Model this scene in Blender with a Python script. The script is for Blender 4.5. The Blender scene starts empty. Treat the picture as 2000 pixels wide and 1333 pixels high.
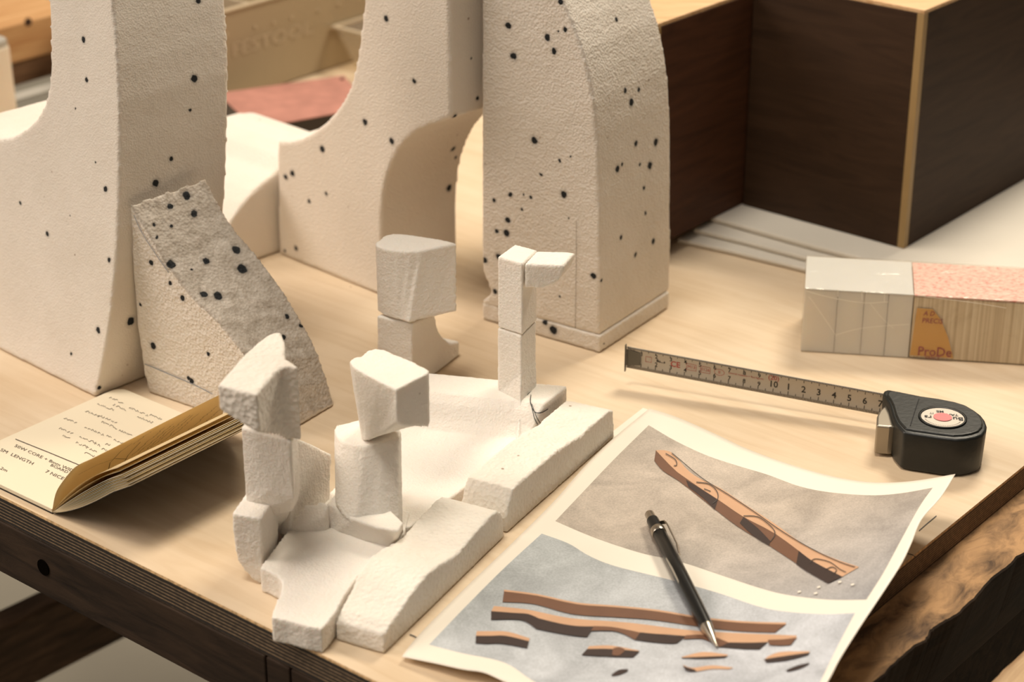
import bpy, bmesh, math, random
import numpy as np
from mathutils import Vector
from mathutils.bvhtree import BVHTree
random.seed(7)
S = bpy.context.scene
C = S.collection

# ------------------------------------------------------------------ camera
FPX, PITCH, CAMH = 3895.0, math.radians(24.8), 0.58
cd = bpy.data.cameras.new('camera')
cam = bpy.data.objects.new('camera', cd); C.objects.link(cam)
cam.location = (0, 0, CAMH)
cam.rotation_euler = (math.pi/2 - PITCH, 0, 0)
cd.sensor_width = 36.0; cd.lens = FPX/2000*36.0
cd.clip_start = 0.02; cd.clip_end = 50
cd.dof.use_dof = True; cd.dof.focus_distance = 1.19; cd.dof.aperture_fstop = 7.5
S.camera = cam

# ------------------------------------------------------------------ world and light
w = bpy.data.worlds.new('workshop'); S.world = w; w.use_nodes = True
w.node_tree.nodes['Background'].inputs[0].default_value = (1.0, 0.80, 0.58, 1)
w.node_tree.nodes['Background'].inputs[1].default_value = 0.08
def sun(name, to, strength, angle, col):
    l = bpy.data.lights.new(name, 'SUN'); l.energy = strength; l.angle = math.radians(angle); l.color = col
    o = bpy.data.objects.new(name, l); C.objects.link(o)
    o.rotation_euler = Vector(to).to_track_quat('-Z', 'Y').to_euler(); return o
sun('skylight', (0.16, 0.09, -1.0), 1.75, 16, (1.0, 0.91, 0.78))
al_ = bpy.data.lights.new('window_light_behind', 'AREA'); al_.shape = 'RECTANGLE'; al_.size = .45; al_.size_y = .35; al_.energy = 19; al_.color = (1.0, 0.88, 0.70)
ao = bpy.data.objects.new('window_light_behind', al_); C.objects.link(ao); ao.location = (.62, 2.0, 1.25)
ao.rotation_euler = (Vector((.12, 1.22, 0))-ao.location).to_track_quat('-Z', 'Y').to_euler()
sun('window_light_left', (1.0, -0.10, -0.62), 2.1, 34, (1.0, 0.86, 0.74))
sun('front_fill_light', (0.30, 0.80, -1.1), 0.45, 50, (1.0, 0.88, 0.78))  # added weak fill from the front, no window known there
S.view_settings.view_transform = 'Standard'; S.view_settings.look = 'None'
S.view_settings.exposure = -0.06; S.view_settings.gamma = 1.0; S.view_settings.use_curve_mapping = False

# ------------------------------------------------------------------ projection helpers (photo point -> place on a level or upright plane)
FW = Vector((0, math.cos(PITCH), -math.sin(PITCH))); UP = Vector((0, math.sin(PITCH), math.cos(PITCH)))
EYE = Vector((0, 0, CAMH))
def ray(x, y): return Vector((1, 0, 0))*((x-1000)/FPX) + FW - UP*((y-666.5)/FPX)
def G(x, y, z=0.0):
    d = ray(x, y); return EYE + d*((z-CAMH)/d.z)
def PL(x, y, P0, n):
    d = ray(x, y); return EYE + d*((P0-EYE).dot(n)/d.dot(n))
def down(pts, z): return [Vector((p.x, p.y, z)) for p in pts]
def PX(p):
    v = Vector(p)-EYE; Z = v.dot(FW); return (1000+FPX*v.x/Z, 666.5-FPX*v.dot(UP)/Z)
def HT(x, y0, y1, z0=0.0):
    b = G(x, y0, z0); lo, hi = z0, z0+1
    for _ in range(40):
        m = (lo+hi)/2
        if PX((b.x, b.y, m))[1] > y1: lo = m
        else: hi = m
    return lo
def deg(a): return Vector((math.cos(math.radians(a)), math.sin(math.radians(a)), 0))
Zv = Vector((0, 0, 1))

# ------------------------------------------------------------------ materials
def newmat(name):
    m = bpy.data.materials.new(name); m.use_nodes = True
    return m, m.node_tree.nodes, m.node_tree.links, m.node_tree.nodes['Principled BSDF']
def srgb(r, g, b):
    f = lambda c: (c/255/12.92) if c/255 <= .04045 else ((c/255+.055)/1.055)**2.4
    return (f(r), f(g), f(b), 1)
def simple(name, rgb, rough=.6, metal=0, bump=0, bscale=200, var=0, vscale=30):
    m, N, L, B = newmat(name)
    B.inputs['Base Color'].default_value = rgb; B.inputs['Roughness'].default_value = rough; B.inputs['Metallic'].default_value = metal
    tc = N.new('ShaderNodeTexCoord')
    if var:
        nz = N.new('ShaderNodeTexNoise'); nz.inputs['Scale'].default_value = vscale; nz.inputs['Detail'].default_value = 5
        L.new(tc.outputs['Object'], nz.inputs['Vector'])
        mx = N.new('ShaderNodeMix'); mx.data_type = 'RGBA'
        mx.inputs[6].default_value = tuple(c*(1-var) for c in rgb[:3])+(1,); mx.inputs[7].default_value = tuple(min(1, c*(1+var)) for c in rgb[:3])+(1,)
        L.new(nz.outputs[0], mx.inputs[0]); L.new(mx.outputs[2], B.inputs['Base Color'])
    if bump:
        nz = N.new('ShaderNodeTexNoise'); nz.inputs['Scale'].default_value = bscale; nz.inputs['Detail'].default_value = 4
        L.new(tc.outputs['Object'], nz.inputs['Vector'])
        bp = N.new('ShaderNodeBump'); bp.inputs['Strength'].default_value = bump; bp.inputs['Distance'].default_value = .001
        L.new(nz.outputs[0], bp.inputs['Height']); L.new(bp.outputs[0], B.inputs['Normal'])
    return m
def ramp(N, stops):
    r = N.new('ShaderNodeValToRGB'); e = r.color_ramp.elements
    e[0].position, e[0].color = stops[0]; e[1].position, e[1].color = stops[-1]
    for p, c in stops[1:-1]:
        k = e.new(p); k.color = c
    return r
def mapping(N, L, scale, rot=(0, 0, 0), out='Object'):
    tc = N.new('ShaderNodeTexCoord'); mp = N.new('ShaderNodeMapping')
    mp.inputs['Scale'].default_value = scale; mp.inputs['Rotation'].default_value = rot
    L.new(tc.outputs[out], mp.inputs['Vector']); return mp, tc

def foam_mat(name, dots=(), base=(0.80, 0.735, 0.655), dark=(0.66, 0.59, 0.50), bump=.35, streak=0.0, sss=0.12, grime=.5, grain=1700, slope=0.0):
    """expanded polystyrene: fine beads, faint grime, inked dots at given places"""
    m, N, L, B = newmat(name)
    B.inputs['Roughness'].default_value = .72
    B.inputs['Specular IOR Level'].default_value = .3
    B.inputs['Subsurface Weight'].default_value = sss
    B.inputs['Subsurface Radius'].default_value = (.006, .004, .003)
    B.inputs['Subsurface Scale'].default_value = 1.0
    tc = N.new('ShaderNodeTexCoord')
    n1 = N.new('ShaderNodeTexNoise'); n1.inputs['Scale'].default_value = 22; n1.inputs['Detail'].default_value = 8; n1.inputs['Roughness'].default_value = .65
    L.new(tc.outputs['Object'], n1.inputs['Vector'])
    r1 = ramp(N, [(.38, (0, 0, 0, 1)), (.75, (1, 1, 1, 1))]); L.new(n1.outputs[0], r1.inputs[0])
    mx = N.new('ShaderNodeMix'); mx.data_type = 'RGBA'; mx.inputs[6].default_value = base+(1,); mx.inputs[7].default_value = dark+(1,)
    ml = N.new('ShaderNodeMath'); ml.operation = 'MULTIPLY'; ml.inputs[1].default_value = grime
    L.new(r1.outputs[0], ml.inputs[0]); L.new(ml.outputs[0], mx.inputs[0])
    if slope:
        ge = N.new('ShaderNodeSeparateXYZ'); L.new(tc.outputs['Normal'], ge.inputs[0])
        gr_ = ramp(N, [(.12, (0, 0, 0, 1)), (.34, (1, 1, 1, 1))]); L.new(ge.outputs[2], gr_.inputs[0])
        nn = N.new('ShaderNodeTexNoise'); nn.inputs['Scale'].default_value = 130; nn.inputs['Detail'].default_value = 7; nn.inputs['Roughness'].default_value = .75; L.new(tc.outputs['Object'], nn.inputs['Vector'])
        rn = ramp(N, [(.30, (.25, .25, .25, 1)), (.66, (1, 1, 1, 1))]); L.new(nn.outputs[0], rn.inputs[0])
        mu = N.new('ShaderNodeMath'); mu.operation = 'MULTIPLY'; L.new(gr_.outputs[0], mu.inputs[0]); L.new(rn.outputs[0], mu.inputs[1])
        mu2 = N.new('ShaderNodeMath'); mu2.operation = 'MULTIPLY'; mu2.inputs[1].default_value = slope; L.new(mu.outputs[0], mu2.inputs[0])
        mg = N.new('ShaderNodeMix'); mg.data_type = 'RGBA'; L.new(mu2.outputs[0], mg.inputs[0]); L.new(mx.outputs[2], mg.inputs[6]); mg.inputs[7].default_value = (.30, .245, .185, 1); mx = mg
    # small brown specks
    v = N.new('ShaderNodeTexVoronoi'); v.inputs['Scale'].default_value = 75
    L.new(tc.outputs['Object'], v.inputs['Vector'])
    rs = ramp(N, [(.05, (1, 1, 1, 1)), (.09, (0, 0, 0, 1))]); L.new(v.outputs['Distance'], rs.inputs[0])
    msp = N.new('ShaderNodeMath'); msp.operation = 'MULTIPLY'; L.new(rs.outputs[0], msp.inputs[0])
    rr = ramp(N, [(.55, (0, 0, 0, 1)), (.62, (.8, .8, .8, 1))]); L.new(n1.outputs[0], rr.inputs[0]); L.new(rr.outputs[0], msp.inputs[1])
    m2 = N.new('ShaderNodeMix'); m2.data_type = 'RGBA'; L.new(msp.outputs[0], m2.inputs[0]); L.new(mx.outputs[2], m2.inputs[6]); m2.inputs[7].default_value = (.25, .15, .09, 1)
    col = m2.outputs[2]
    if dots:
        nd = N.new('ShaderNodeTexNoise'); nd.inputs['Scale'].default_value = 260; nd.inputs['Detail'].default_value = 2
        L.new(tc.outputs['Object'], nd.inputs['Vector'])
        sb = N.new('ShaderNodeVectorMath'); sb.operation = 'SUBTRACT'; sb.inputs[1].default_value = (.5, .5, .5); L.new(nd.outputs['Color'], sb.inputs[0])
        sc = N.new('ShaderNodeVectorMath'); sc.operation = 'SCALE'; sc.inputs['Scale'].default_value = .0024; L.new(sb.outputs[0], sc.inputs[0])
        ad = N.new('ShaderNodeVectorMath'); ad.operation = 'ADD'; L.new(tc.outputs['Object'], ad.inputs[0]); L.new(sc.outputs[0], ad.inputs[1])
        prev = None
        for (p, r) in dots:
            d = N.new('ShaderNodeVectorMath'); d.operation = 'DISTANCE'; L.new(ad.outputs[0], d.inputs[0]); d.inputs[1].default_value = tuple(p)
            q = N.new('ShaderNodeMath'); q.operation = 'DIVIDE'; q.inputs[1].default_value = r; L.new(d.outputs['Value'], q.inputs[0])
            if prev is None: prev = q.outputs[0]
            else:
                mn = N.new('ShaderNodeMath'); mn.operation = 'MINIMUM'; L.new(prev, mn.inputs[0]); L.new(q.outputs[0], mn.inputs[1]); prev = mn.outputs[0]
        rd = ramp(N, [(0, (1, 1, 1, 1)), (.42, (1, 1, 1, 1)), (.55, (.25, .25, .25, 1)), (.95, (0, 0, 0, 1))])
        hf = N.new('ShaderNodeMath'); hf.operation = 'MULTIPLY'; hf.inputs[1].default_value = .5; L.new(prev, hf.inputs[0]); L.new(hf.outputs[0], rd.inputs[0])
        m3 = N.new('ShaderNodeMix'); m3.data_type = 'RGBA'; L.new(rd.outputs[0], m3.inputs[0]); L.new(col, m3.inputs[6]); m3.inputs[7].default_value = (.012, .014, .016, 1)
        col = m3.outputs[2]
    L.new(col, B.inputs['Base Color'])
    # beads
    vb = N.new('ShaderNodeTexVoronoi'); vb.inputs['Scale'].default_value = grain*.45; L.new(tc.outputs['Object'], vb.inputs['Vector'])
    nb = N.new('ShaderNodeTexNoise'); nb.inputs['Scale'].default_value = grain*.35; nb.inputs['Detail'].default_value = 5; L.new(tc.outputs['Object'], nb.inputs['Vector'])
    a = N.new('ShaderNodeMath'); a.operation = 'ADD'; L.new(vb.outputs['Distance'], a.inputs[0]); L.new(nb.outputs[0], a.inputs[1])
    hgt = a.outputs[0]
    if streak:
        mp = N.new('ShaderNodeMapping'); mp.inputs['Scale'].default_value = (1, 1, 16); L.new(tc.outputs['Object'], mp.inputs['Vector'])
        ns = N.new('ShaderNodeTexNoise'); ns.inputs['Scale'].default_value = 40; ns.inputs['Detail'].default_value = 4; L.new(mp.outputs[0], ns.inputs['Vector'])
        ms = N.new('ShaderNodeMath'); ms.operation = 'MULTIPLY_ADD'; ms.inputs[1].default_value = streak; L.new(ns.outputs[0], ms.inputs[0]); L.new(hgt, ms.inputs[2]); hgt = ms.outputs[0]
    bp = N.new('ShaderNodeBump'); bp.inputs['Strength'].default_value = bump; bp.inputs['Distance'].default_value = .0009
    L.new(hgt, bp.inputs['Height']); L.new(bp.outputs[0], B.inputs['Normal'])
    return m

def wood_mat(name, c1, c2, rot=0, scale=1.0, rough=.55, bump=.1, stretch=14, contrast=(.35, .65), spec=.4):
    m, N, L, B = newmat(name)
    B.inputs['Roughness'].default_value = rough; B.inputs['Specular IOR Level'].default_value = spec
    mp, tc = mapping(N, L, (scale, scale*stretch, scale*stretch), (0, 0, 0))
    mp2 = N.new('ShaderNodeMapping'); mp2.inputs['Rotation'].default_value = (0, 0, rot); L.new(tc.outputs['Object'], mp2.inputs['Vector']); L.new(mp2.outputs[0], mp.inputs['Vector'])
    nz = N.new('ShaderNodeTexNoise'); nz.inputs['Scale'].default_value = 5; nz.inputs['Detail'].default_value = 9; nz.inputs['Roughness'].default_value = .62; nz.inputs['Distortion'].default_value = .7
    L.new(mp.outputs[0], nz.inputs['Vector'])
    r = ramp(N, [(contrast[0], c1), (contrast[1], c2)]); L.new(nz.outputs[0], r.inputs[0]); L.new(r.outputs[0], B.inputs['Base Color'])
    bp = N.new('ShaderNodeBump'); bp.inputs['Strength'].default_value = bump; bp.inputs['Distance'].default_value = .001
    L.new(nz.outputs[0], bp.inputs['Height']); L.new(bp.outputs[0], B.inputs['Normal'])
    return m

def plywood_face():
    m, N, L, B = newmat('birch plywood face')
    B.inputs['Roughness'].default_value = .45; B.inputs['Specular IOR Level'].default_value = .35
    tc = N.new('ShaderNodeTexCoord')
    rt = N.new('ShaderNodeMapping'); rt.inputs['Rotation'].default_value = (0, 0, math.radians(39.3)); L.new(tc.outputs['Object'], rt.inputs['Vector'])
    mp = N.new('ShaderNodeMapping'); mp.inputs['Scale'].default_value = (2.2, 26, 1); L.new(rt.outputs[0], mp.inputs['Vector'])
    g = N.new('ShaderNodeTexNoise'); g.inputs['Scale'].default_value = 4; g.inputs['Detail'].default_value = 8; g.inputs['Distortion'].default_value = 1.2; L.new(mp.outputs[0], g.inputs['Vector'])
    big = N.new('ShaderNodeTexNoise'); big.inputs['Scale'].default_value = 7; big.inputs['Detail'].default_value = 6; L.new(tc.outputs['Object'], big.inputs['Vector'])
    r = ramp(N, [(.3, (.61, .455, .295, 1)), (.5, (.70, .555, .39, 1)), (.72, (.77, .63, .465, 1))]); L.new(g.outputs[0], r.inputs[0])
    r2 = ramp(N, [(.35, (.61, .45, .285, 1)), (.62, (.77, .635, .47, 1))]); L.new(big.outputs[0], r2.inputs[0])
    mx = N.new('ShaderNodeMix'); mx.data_type = 'RGBA'; mx.inputs[0].default_value = .5; L.new(r.outputs[0], mx.inputs[6]); L.new(r2.outputs[0], mx.inputs[7])
    # specks of dirt
    v = N.new('ShaderNodeTexVoronoi'); v.inputs['Scale'].default_value = 60; L.new(tc.outputs['Object'], v.inputs['Vector'])
    rs = ramp(N, [(.03, (1, 1, 1, 1)), (.06, (0, 0, 0, 1))]); L.new(v.outputs['Distance'], rs.inputs[0])
    rb = ramp(N, [(.56, (0, 0, 0, 1)), (.6, (.6, .6, .6, 1))]); L.new(big.outputs[0], rb.inputs[0])
    ml = N.new('ShaderNodeMath'); ml.operation = 'MULTIPLY'; L.new(rs.outputs[0], ml.inputs[0]); L.new(rb.outputs[0], ml.inputs[1])
    m2 = N.new('ShaderNodeMix'); m2.data_type = 'RGBA'; L.new(ml.outputs[0], m2.inputs[0]); L.new(mx.outputs[2], m2.inputs[6]); m2.inputs[7].default_value = (.2, .1, .05, 1)
    L.new(m2.outputs[2], B.inputs['Base Color'])
    bp = N.new('ShaderNodeBump'); bp.inputs['Strength'].default_value = .12; bp.inputs['Distance'].default_value = .001; L.new(g.outputs[0], bp.inputs['Height']); L.new(bp.outputs[0], B.inputs['Normal'])
    return m

def plywood_edge(name, layers, dark, light, rough=.7):
    m, N, L, B = newmat(name)
    B.inputs['Roughness'].default_value = rough
    tc = N.new('ShaderNodeTexCoord'); sp = N.new('ShaderNodeSeparateXYZ'); L.new(tc.outputs['Object'], sp.inputs[0])
    nz = N.new('ShaderNodeTexNoise'); nz.inputs['Scale'].default_value = 60; nz.inputs['Detail'].default_value = 5; L.new(tc.outputs['Object'], nz.inputs['Vector'])
    mr = N.new('ShaderNodeMath'); mr.operation = 'MULTIPLY_ADD'; mr.inputs[1].default_value = 1/.018; mr.inputs[2].default_value = 1.0; L.new(sp.outputs[2], mr.inputs[0])   # 0 at bottom .. 1 at top
    jt = N.new('ShaderNodeMath'); jt.operation = 'MULTIPLY_ADD'; jt.inputs[1].default_value = .03; L.new(nz.outputs[0], jt.inputs[0]); L.new(mr.outputs[0], jt.inputs[2])
    r = N.new('ShaderNodeValToRGB'); e = r.color_ramp.elements; r.color_ramp.interpolation = 'LINEAR'
    e[0].position = 0; e[0].color = light; e[1].position = .03; e[1].color = dark
    for k in range(1, layers+1):
        c = k/(layers+1)*.86+.03
        for p, q in ((c-.026, dark), (c, light), (c+.026, dark)): x = e.new(p); x.color = q
    x = e.new(.90); x.color = dark; x = e.new(.93); x.color = (light[0]*2.2, light[1]*2.2, light[2]*2.0, 1)
    L.new(jt.outputs[0], r.inputs[0])
    mx = N.new('ShaderNodeMix'); mx.data_type = 'RGBA'; mx.blend_type = 'MULTIPLY'; mx.inputs[0].default_value = .6; L.new(r.outputs[0], mx.inputs[6])
    n2 = N.new('ShaderNodeTexNoise'); n2.inputs['Scale'].default_value = 350; L.new(tc.outputs['Object'], n2.inputs['Vector'])
    r2 = ramp(N, [(.35, (.45, .45, .45, 1)), (.65, (1.2, 1.2, 1.2, 1))]); L.new(n2.outputs[0], r2.inputs[0]); L.new(r2.outputs[0], mx.inputs[7])
    L.new(mx.outputs[2], B.inputs['Base Color'])
    return m

# ------------------------------------------------------------------ mesh helpers
def link(name, me, mats, parent=None):
    o = bpy.data.objects.new(name, me); C.objects.link(o)
    for m in (mats if isinstance(mats, (list, tuple)) else [mats]): me.materials.append(m)
    if parent: o.parent = parent
    return o
def mesh(name, verts, faces, mats, parent=None, smooth=False, idx=None):
    me = bpy.data.meshes.new(name); me.from_pydata([tuple(v) for v in verts], [], faces); me.validate(); me.update()
    bm = bmesh.new(); bm.from_mesh(me); bmesh.ops.recalc_face_normals(bm, faces=bm.faces) if idx is None else None; bm.to_mesh(me); bm.free()
    o = link(name, me, mats, parent)
    if idx is not None:
        for p, i in zip(me.polygons, idx): p.material_index = i
    if smooth:
        for p in me.polygons: p.use_smooth = True
    return o
def root(name, label, cat, loc, group=None):
    o = bpy.data.objects.new(name, None); C.objects.link(o); o.location = loc; o.empty_display_size = .02
    o['label'] = label; o['category'] = cat
    if group: o['group'] = group
    bpy.context.view_layer.update()
    return o
def tag(o, label, cat, group=None, kind=None):
    o['label'] = label; o['category'] = cat
    if group: o['group'] = group
    if kind: o['kind'] = kind
    return o
def own(o, parent):            # keep world place while parenting (parents are never rotated)
    o.parent = parent; o.location = o.location - parent.location
    return o
def prism_data(bot, top):
    n = len(bot); v = [Vector(p) for p in bot]+[Vector(p) for p in top]
    f = [tuple(range(n))[::-1], tuple(range(n, 2*n))]
    f += [(i, (i+1) % n, n+(i+1) % n, n+i) for i in range(n)]
    return v, f
def centre(verts, zbase=None):
    c = Vector((sum(v.x for v in verts)/len(verts), sum(v.y for v in verts)/len(verts), min(v.z for v in verts)))
    return c
def solid(name, bot, top, mats, parent=None, bevel=0, foam=0, seg=2, rough=.0006, nscale=.006, smooth=False, local=None):
    """closed body between two outlines, foam>0: remeshed at that size and roughened"""
    v, f = prism_data(bot, top)
    off = parent.location if parent else (local if local is not None else Vector((0, 0, 0)))
    v = [p-off for p in v]
    o = mesh(name, v, f, mats, parent)
    if not parent and local is not None: o.location = local
    finish(o, bevel, foam, seg, rough, nscale, smooth)
    return o
def finish(o, bevel=0, foam=0, seg=2, rough=.0006, nscale=.006, smooth=False):
    if bevel:
        b = o.modifiers.new('bevel', 'BEVEL'); b.width = bevel; b.segments = seg; b.limit_method = 'ANGLE'; b.angle_limit = math.radians(35)
    if foam:
        r = o.modifiers.new('remesh', 'REMESH'); r.mode = 'VOXEL'; r.voxel_size = foam; r.use_smooth_shade = True
        for k, (ns, st) in enumerate(((nscale*.6, rough), (nscale*4, rough*.6))):
            t = bpy.data.textures.new('grain', 'CLOUDS'); t.noise_scale = ns; t.noise_depth = 2
            d = o.modifiers.new('grain', 'DISPLACE'); d.texture = t; d.strength = st*2; d.mid_level = .5; d.texture_coords = 'LOCAL'
    if smooth:
        for p in o.data.polygons: p.use_smooth = True
def grid(name, fn, nu, nv, mats, parent=None, smooth=True, thick=0, off=None):
    off = off if off is not None else (parent.location if parent else Vector((0, 0, 0)))
    v = [fn(i/nu, j/nv)-off for j in range(nv+1) for i in range(nu+1)]
    f = [(j*(nu+1)+i, j*(nu+1)+i+1, (j+1)*(nu+1)+i+1, (j+1)*(nu+1)+i) for j in range(nv) for i in range(nu)]
    o = mesh(name, v, f, mats, parent, smooth)
    if thick:
        s = o.modifiers.new('thickness', 'SOLIDIFY'); s.thickness = thick; s.offset = -1
    return o
def poly(pts, t):              # point at fraction t (by length) of a polyline
    P = [Vector(p) for p in pts]; L = [0]
    for a, b in zip(P, P[1:]): L.append(L[-1]+(b-a).length)
    s = t*L[-1]
    for k in range(len(P)-1):
        if s <= L[k+1] or k == len(P)-2:
            u = (s-L[k])/max(1e-9, L[k+1]-L[k]); return P[k].lerp(P[k+1], u)
def smoothline(pts, n=8):      # Catmull-Rom through points
    P = [Vector(p) for p in pts]; out = []
    for i in range(len(P)-1):
        p0 = P[max(0, i-1)]; p1 = P[i]; p2 = P[i+1]; p3 = P[min(len(P)-1, i+2)]
        for k in range(n):
            t = k/n; out.append(.5*((2*p1)+(p2-p0)*t+(2*p0-5*p1+4*p2-p3)*t*t+(3*p1-p0-3*p2+p3)*t**3))
    out.append(P[-1]); return out
def text2d(s, size, bold=0.0, shear=0.0, align='CENTER'):
    c = bpy.data.curves.new('lettering', 'FONT'); c.body = s; c.size = size; c.align_x = align; c.align_y = 'CENTER'; c.resolution_u = 2
    c.offset = bold; c.shear = shear
    o = bpy.data.objects.new('lettering', c); C.objects.link(o)
    dg = bpy.context.evaluated_depsgraph_get(); dg.update()
    me = o.evaluated_get(dg).to_mesh()
    v = [tuple(x.co)[:2] for x in me.vertices]; f = [tuple(p.vertices) for p in me.polygons]
    o.evaluated_get(dg).to_mesh_clear(); bpy.data.objects.remove(o); bpy.data.curves.remove(c)
    return v, f
class Acc:                     # collects flat marks that lie on a surface
    def __init__(s): s.v = []; s.f = []; s.i = []
    def add(s, v, f, i=0):
        o = len(s.v); s.v += [Vector(p) for p in v]; s.f += [tuple(k+o for k in q) for q in f]; s.i += [i]*len(f)
    def text(s, fn, t, size, x, y, rot=0, bold=0, shear=0, align='CENTER', i=0, sx=1):
        v, f = text2d(t, size, bold, shear, align); c, n = math.cos(rot), math.sin(rot)
        s.add([fn(x+c*a*sx-n*b, y+n*a*sx+c*b) for a, b in v], f, i)
    def line(s, fn, pts, wdt, i=0):
        P = [Vector(p) for p in pts]; v = []
        for k, p in enumerate(P):
            d = (P[min(k+1, len(P)-1)]-P[max(0, k-1)]).normalized(); n = Vector((-d.y, d.x))*wdt/2
            v += [fn(*(p+n)), fn(*(p-n))]
        s.add(v, [(2*k, 2*k+1, 2*k+3, 2*k+2) for k in range(len(P)-1)], i)
    def build(s, name, mats, parent=None):
        off = parent.location if parent else Vector((0, 0, 0))
        return mesh(name, [p-off for p in s.v], s.f, mats, parent, idx=s.i)
def tube(pts, rad, seg=10, cap=True):
    P = [Vector(p) for p in pts]; R = rad if isinstance(rad, (list, tuple)) else [rad]*len(P); v = []; f = []
    d0 = (P[1]-P[0]).normalized(); n = d0.orthogonal().normalized()
    for k, p in enumerate(P):
        d = (P[min(k+1, len(P)-1)]-P[max(0, k-1)]).normalized(); n = (n-d*n.dot(d)).normalized(); b = d.cross(n)
        v += [p+(n*math.cos(a)+b*math.sin(a))*R[k] for a in [2*math.pi*q/seg for q in range(seg)]]
    for k in range(len(P)-1):
        f += [(k*seg+q, k*seg+(q+1) % seg, (k+1)*seg+(q+1) % seg, (k+1)*seg+q) for q in range(seg)]
    if cap: f += [tuple(range(seg))[::-1], tuple(range((len(P)-1)*seg, len(P)*seg))]
    return v, f

# ------------------------------------------------------------------ the place: floor, old workbench, plywood board
floor_m = simple('worn concrete', (.24, .215, .165, 1), .8, bump=.3, bscale=60, var=.18, vscale=3)
fl = mesh('floor', [(-4, -3, -.86), (4, -3, -.86), (4, 7, -.86), (-4, 7, -.86)], [(0, 1, 2, 3)], floor_m); fl['kind'] = 'structure'

DA, DB = deg(-39.3), deg(50.7)          # board directions: along its left edge towards the viewer, and away to the right
e0 = G(0, 968); e1 = G(2000, 910)
# corner of the two edges
M = np.array([[DA.x, -DB.x], [DA.y, -DB.y]]); tt = np.linalg.solve(M, np.array([e1.x-e0.x, e1.y-e0.y])); CORNER = e0+DA*tt[0]
TB = .018
def board_pt(a, b, z=0.0): return CORNER-DA*a+DB*b+Zv*z      # a: metres up-left, b: metres up-right
LA, LB = 1.02, 1.05
v, f = prism_data([board_pt(*p, -TB) for p in ((0, 0), (0, LB), (LA, LB), (LA, 0))], [board_pt(*p) for p in ((0, 0), (0, LB), (LA, LB), (LA, 0))])
ply = mesh('plywood_board', v, f, [plywood_face(), plywood_edge('grimy shaded plywood edge', 6, (.020, .014, .010, 1), (.36, .24, .135, 1)), plywood_edge('lit plywood edge', 9, (.105, .058, .028, 1), (.36, .23, .13, 1))],  # same edge twice: lighting difference between the sides put into the colours
           idx=[0, 0, 2, 1, 1, 1])
for p in ply.data.polygons:
    n = p.normal
    p.material_index = 0 if abs(n.z) > .5 else (2 if n.dot(DA) > .7 else 1)
tag(ply, 'large birch plywood board with grimy layered edge painted darker for shade lying on the old workbench', 'board')

bench = root('workbench', 'old dark timber workbench under the plywood board, with a worn scarred front ledge', 'workbench', (CORNER.x, CORNER.y, -.86))
oldwood = wood_mat('old scarred beech', (.09, .05, .026, 1), (.50, .29, .135, 1), rot=-math.radians(50.7), scale=7.0, stretch=2.2, rough=.75, bump=1.0, contrast=(.30, .60))
darkwood = wood_mat('dark oily timber', (.012, .008, .006, 1), (.052, .032, .020, 1), rot=math.radians(39.3), scale=3, stretch=8, rough=.7, bump=.5, contrast=(.3, .72), spec=.15)
Zb = -TB
edge_px = [(1600, 1398), (1712, 1333), (1750, 1296), (1790, 1262), (1812, 1250), (1822, 1232), (1838, 1219), (1872, 1200), (1906, 1169), (1940, 1131), (1974, 1104), (1990, 1088), (2030, 1062), (2090, 1005), (2300, 815), (2500, 640)]
edge = smoothline([G(x, y, Zb) for x, y in edge_px], 5)
rnd = random.Random(3)
edge = [p+DA*rnd.uniform(-.0004, .0004) for p in edge]
inner0 = board_pt(.0, 0, 0); 
# slab top: ledge outline from the worn front edge back under the board
ob = CORNER+DB*-.02+DA*.0
bt = [Vector((p.x, p.y, Zb)) for p in edge]
start = bt[0]
bt = [board_pt(-.10, .004, Zb)] + bt
far_r = bt[-1]
outline = bt+[far_r-DA*.9, board_pt(.95, .003, Zb)]
outline = [board_pt(-.085, .026, Zb)]+[Vector((p.x, p.y, Zb)) for p in edge]+[Vector((edge[-1].x, edge[-1].y, Zb))-DA*.95, board_pt(.98, .026, Zb)]
eA, eB = outline[1], outline[len(edge)]
ed_ = (eB-eA).normalized()
outb = []
for k, p in enumerate(outline):
    if 0 < k < len(edge)+1: q = eA+ed_*(p-eA).dot(ed_)-DA*.006; outb.append(Vector((q.x, q.y, Zb-.062)))
    else: outb.append(p-Zv*.062)
bn = solid('bench_top', outb, outline, [oldwood, wood_mat('grimy shaded bench side', (.010, .006, .004, 1), (.06, .036, .02, 1), rot=-math.radians(50.7), scale=3, stretch=4, rough=.8, bump=.8, contrast=(.3, .8))], bench)
for p in bn.data.polygons: p.material_index = 0 if p.normal.z > .5 else 1  # sides take a dark tone: grime plus shade put into the colour
bnb = bn.modifiers.new('bevel', 'BEVEL'); bnb.width = .003; bnb.segments = 3; bnb.limit_method = 'ANGLE'; bnb.angle_limit = .5
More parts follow.
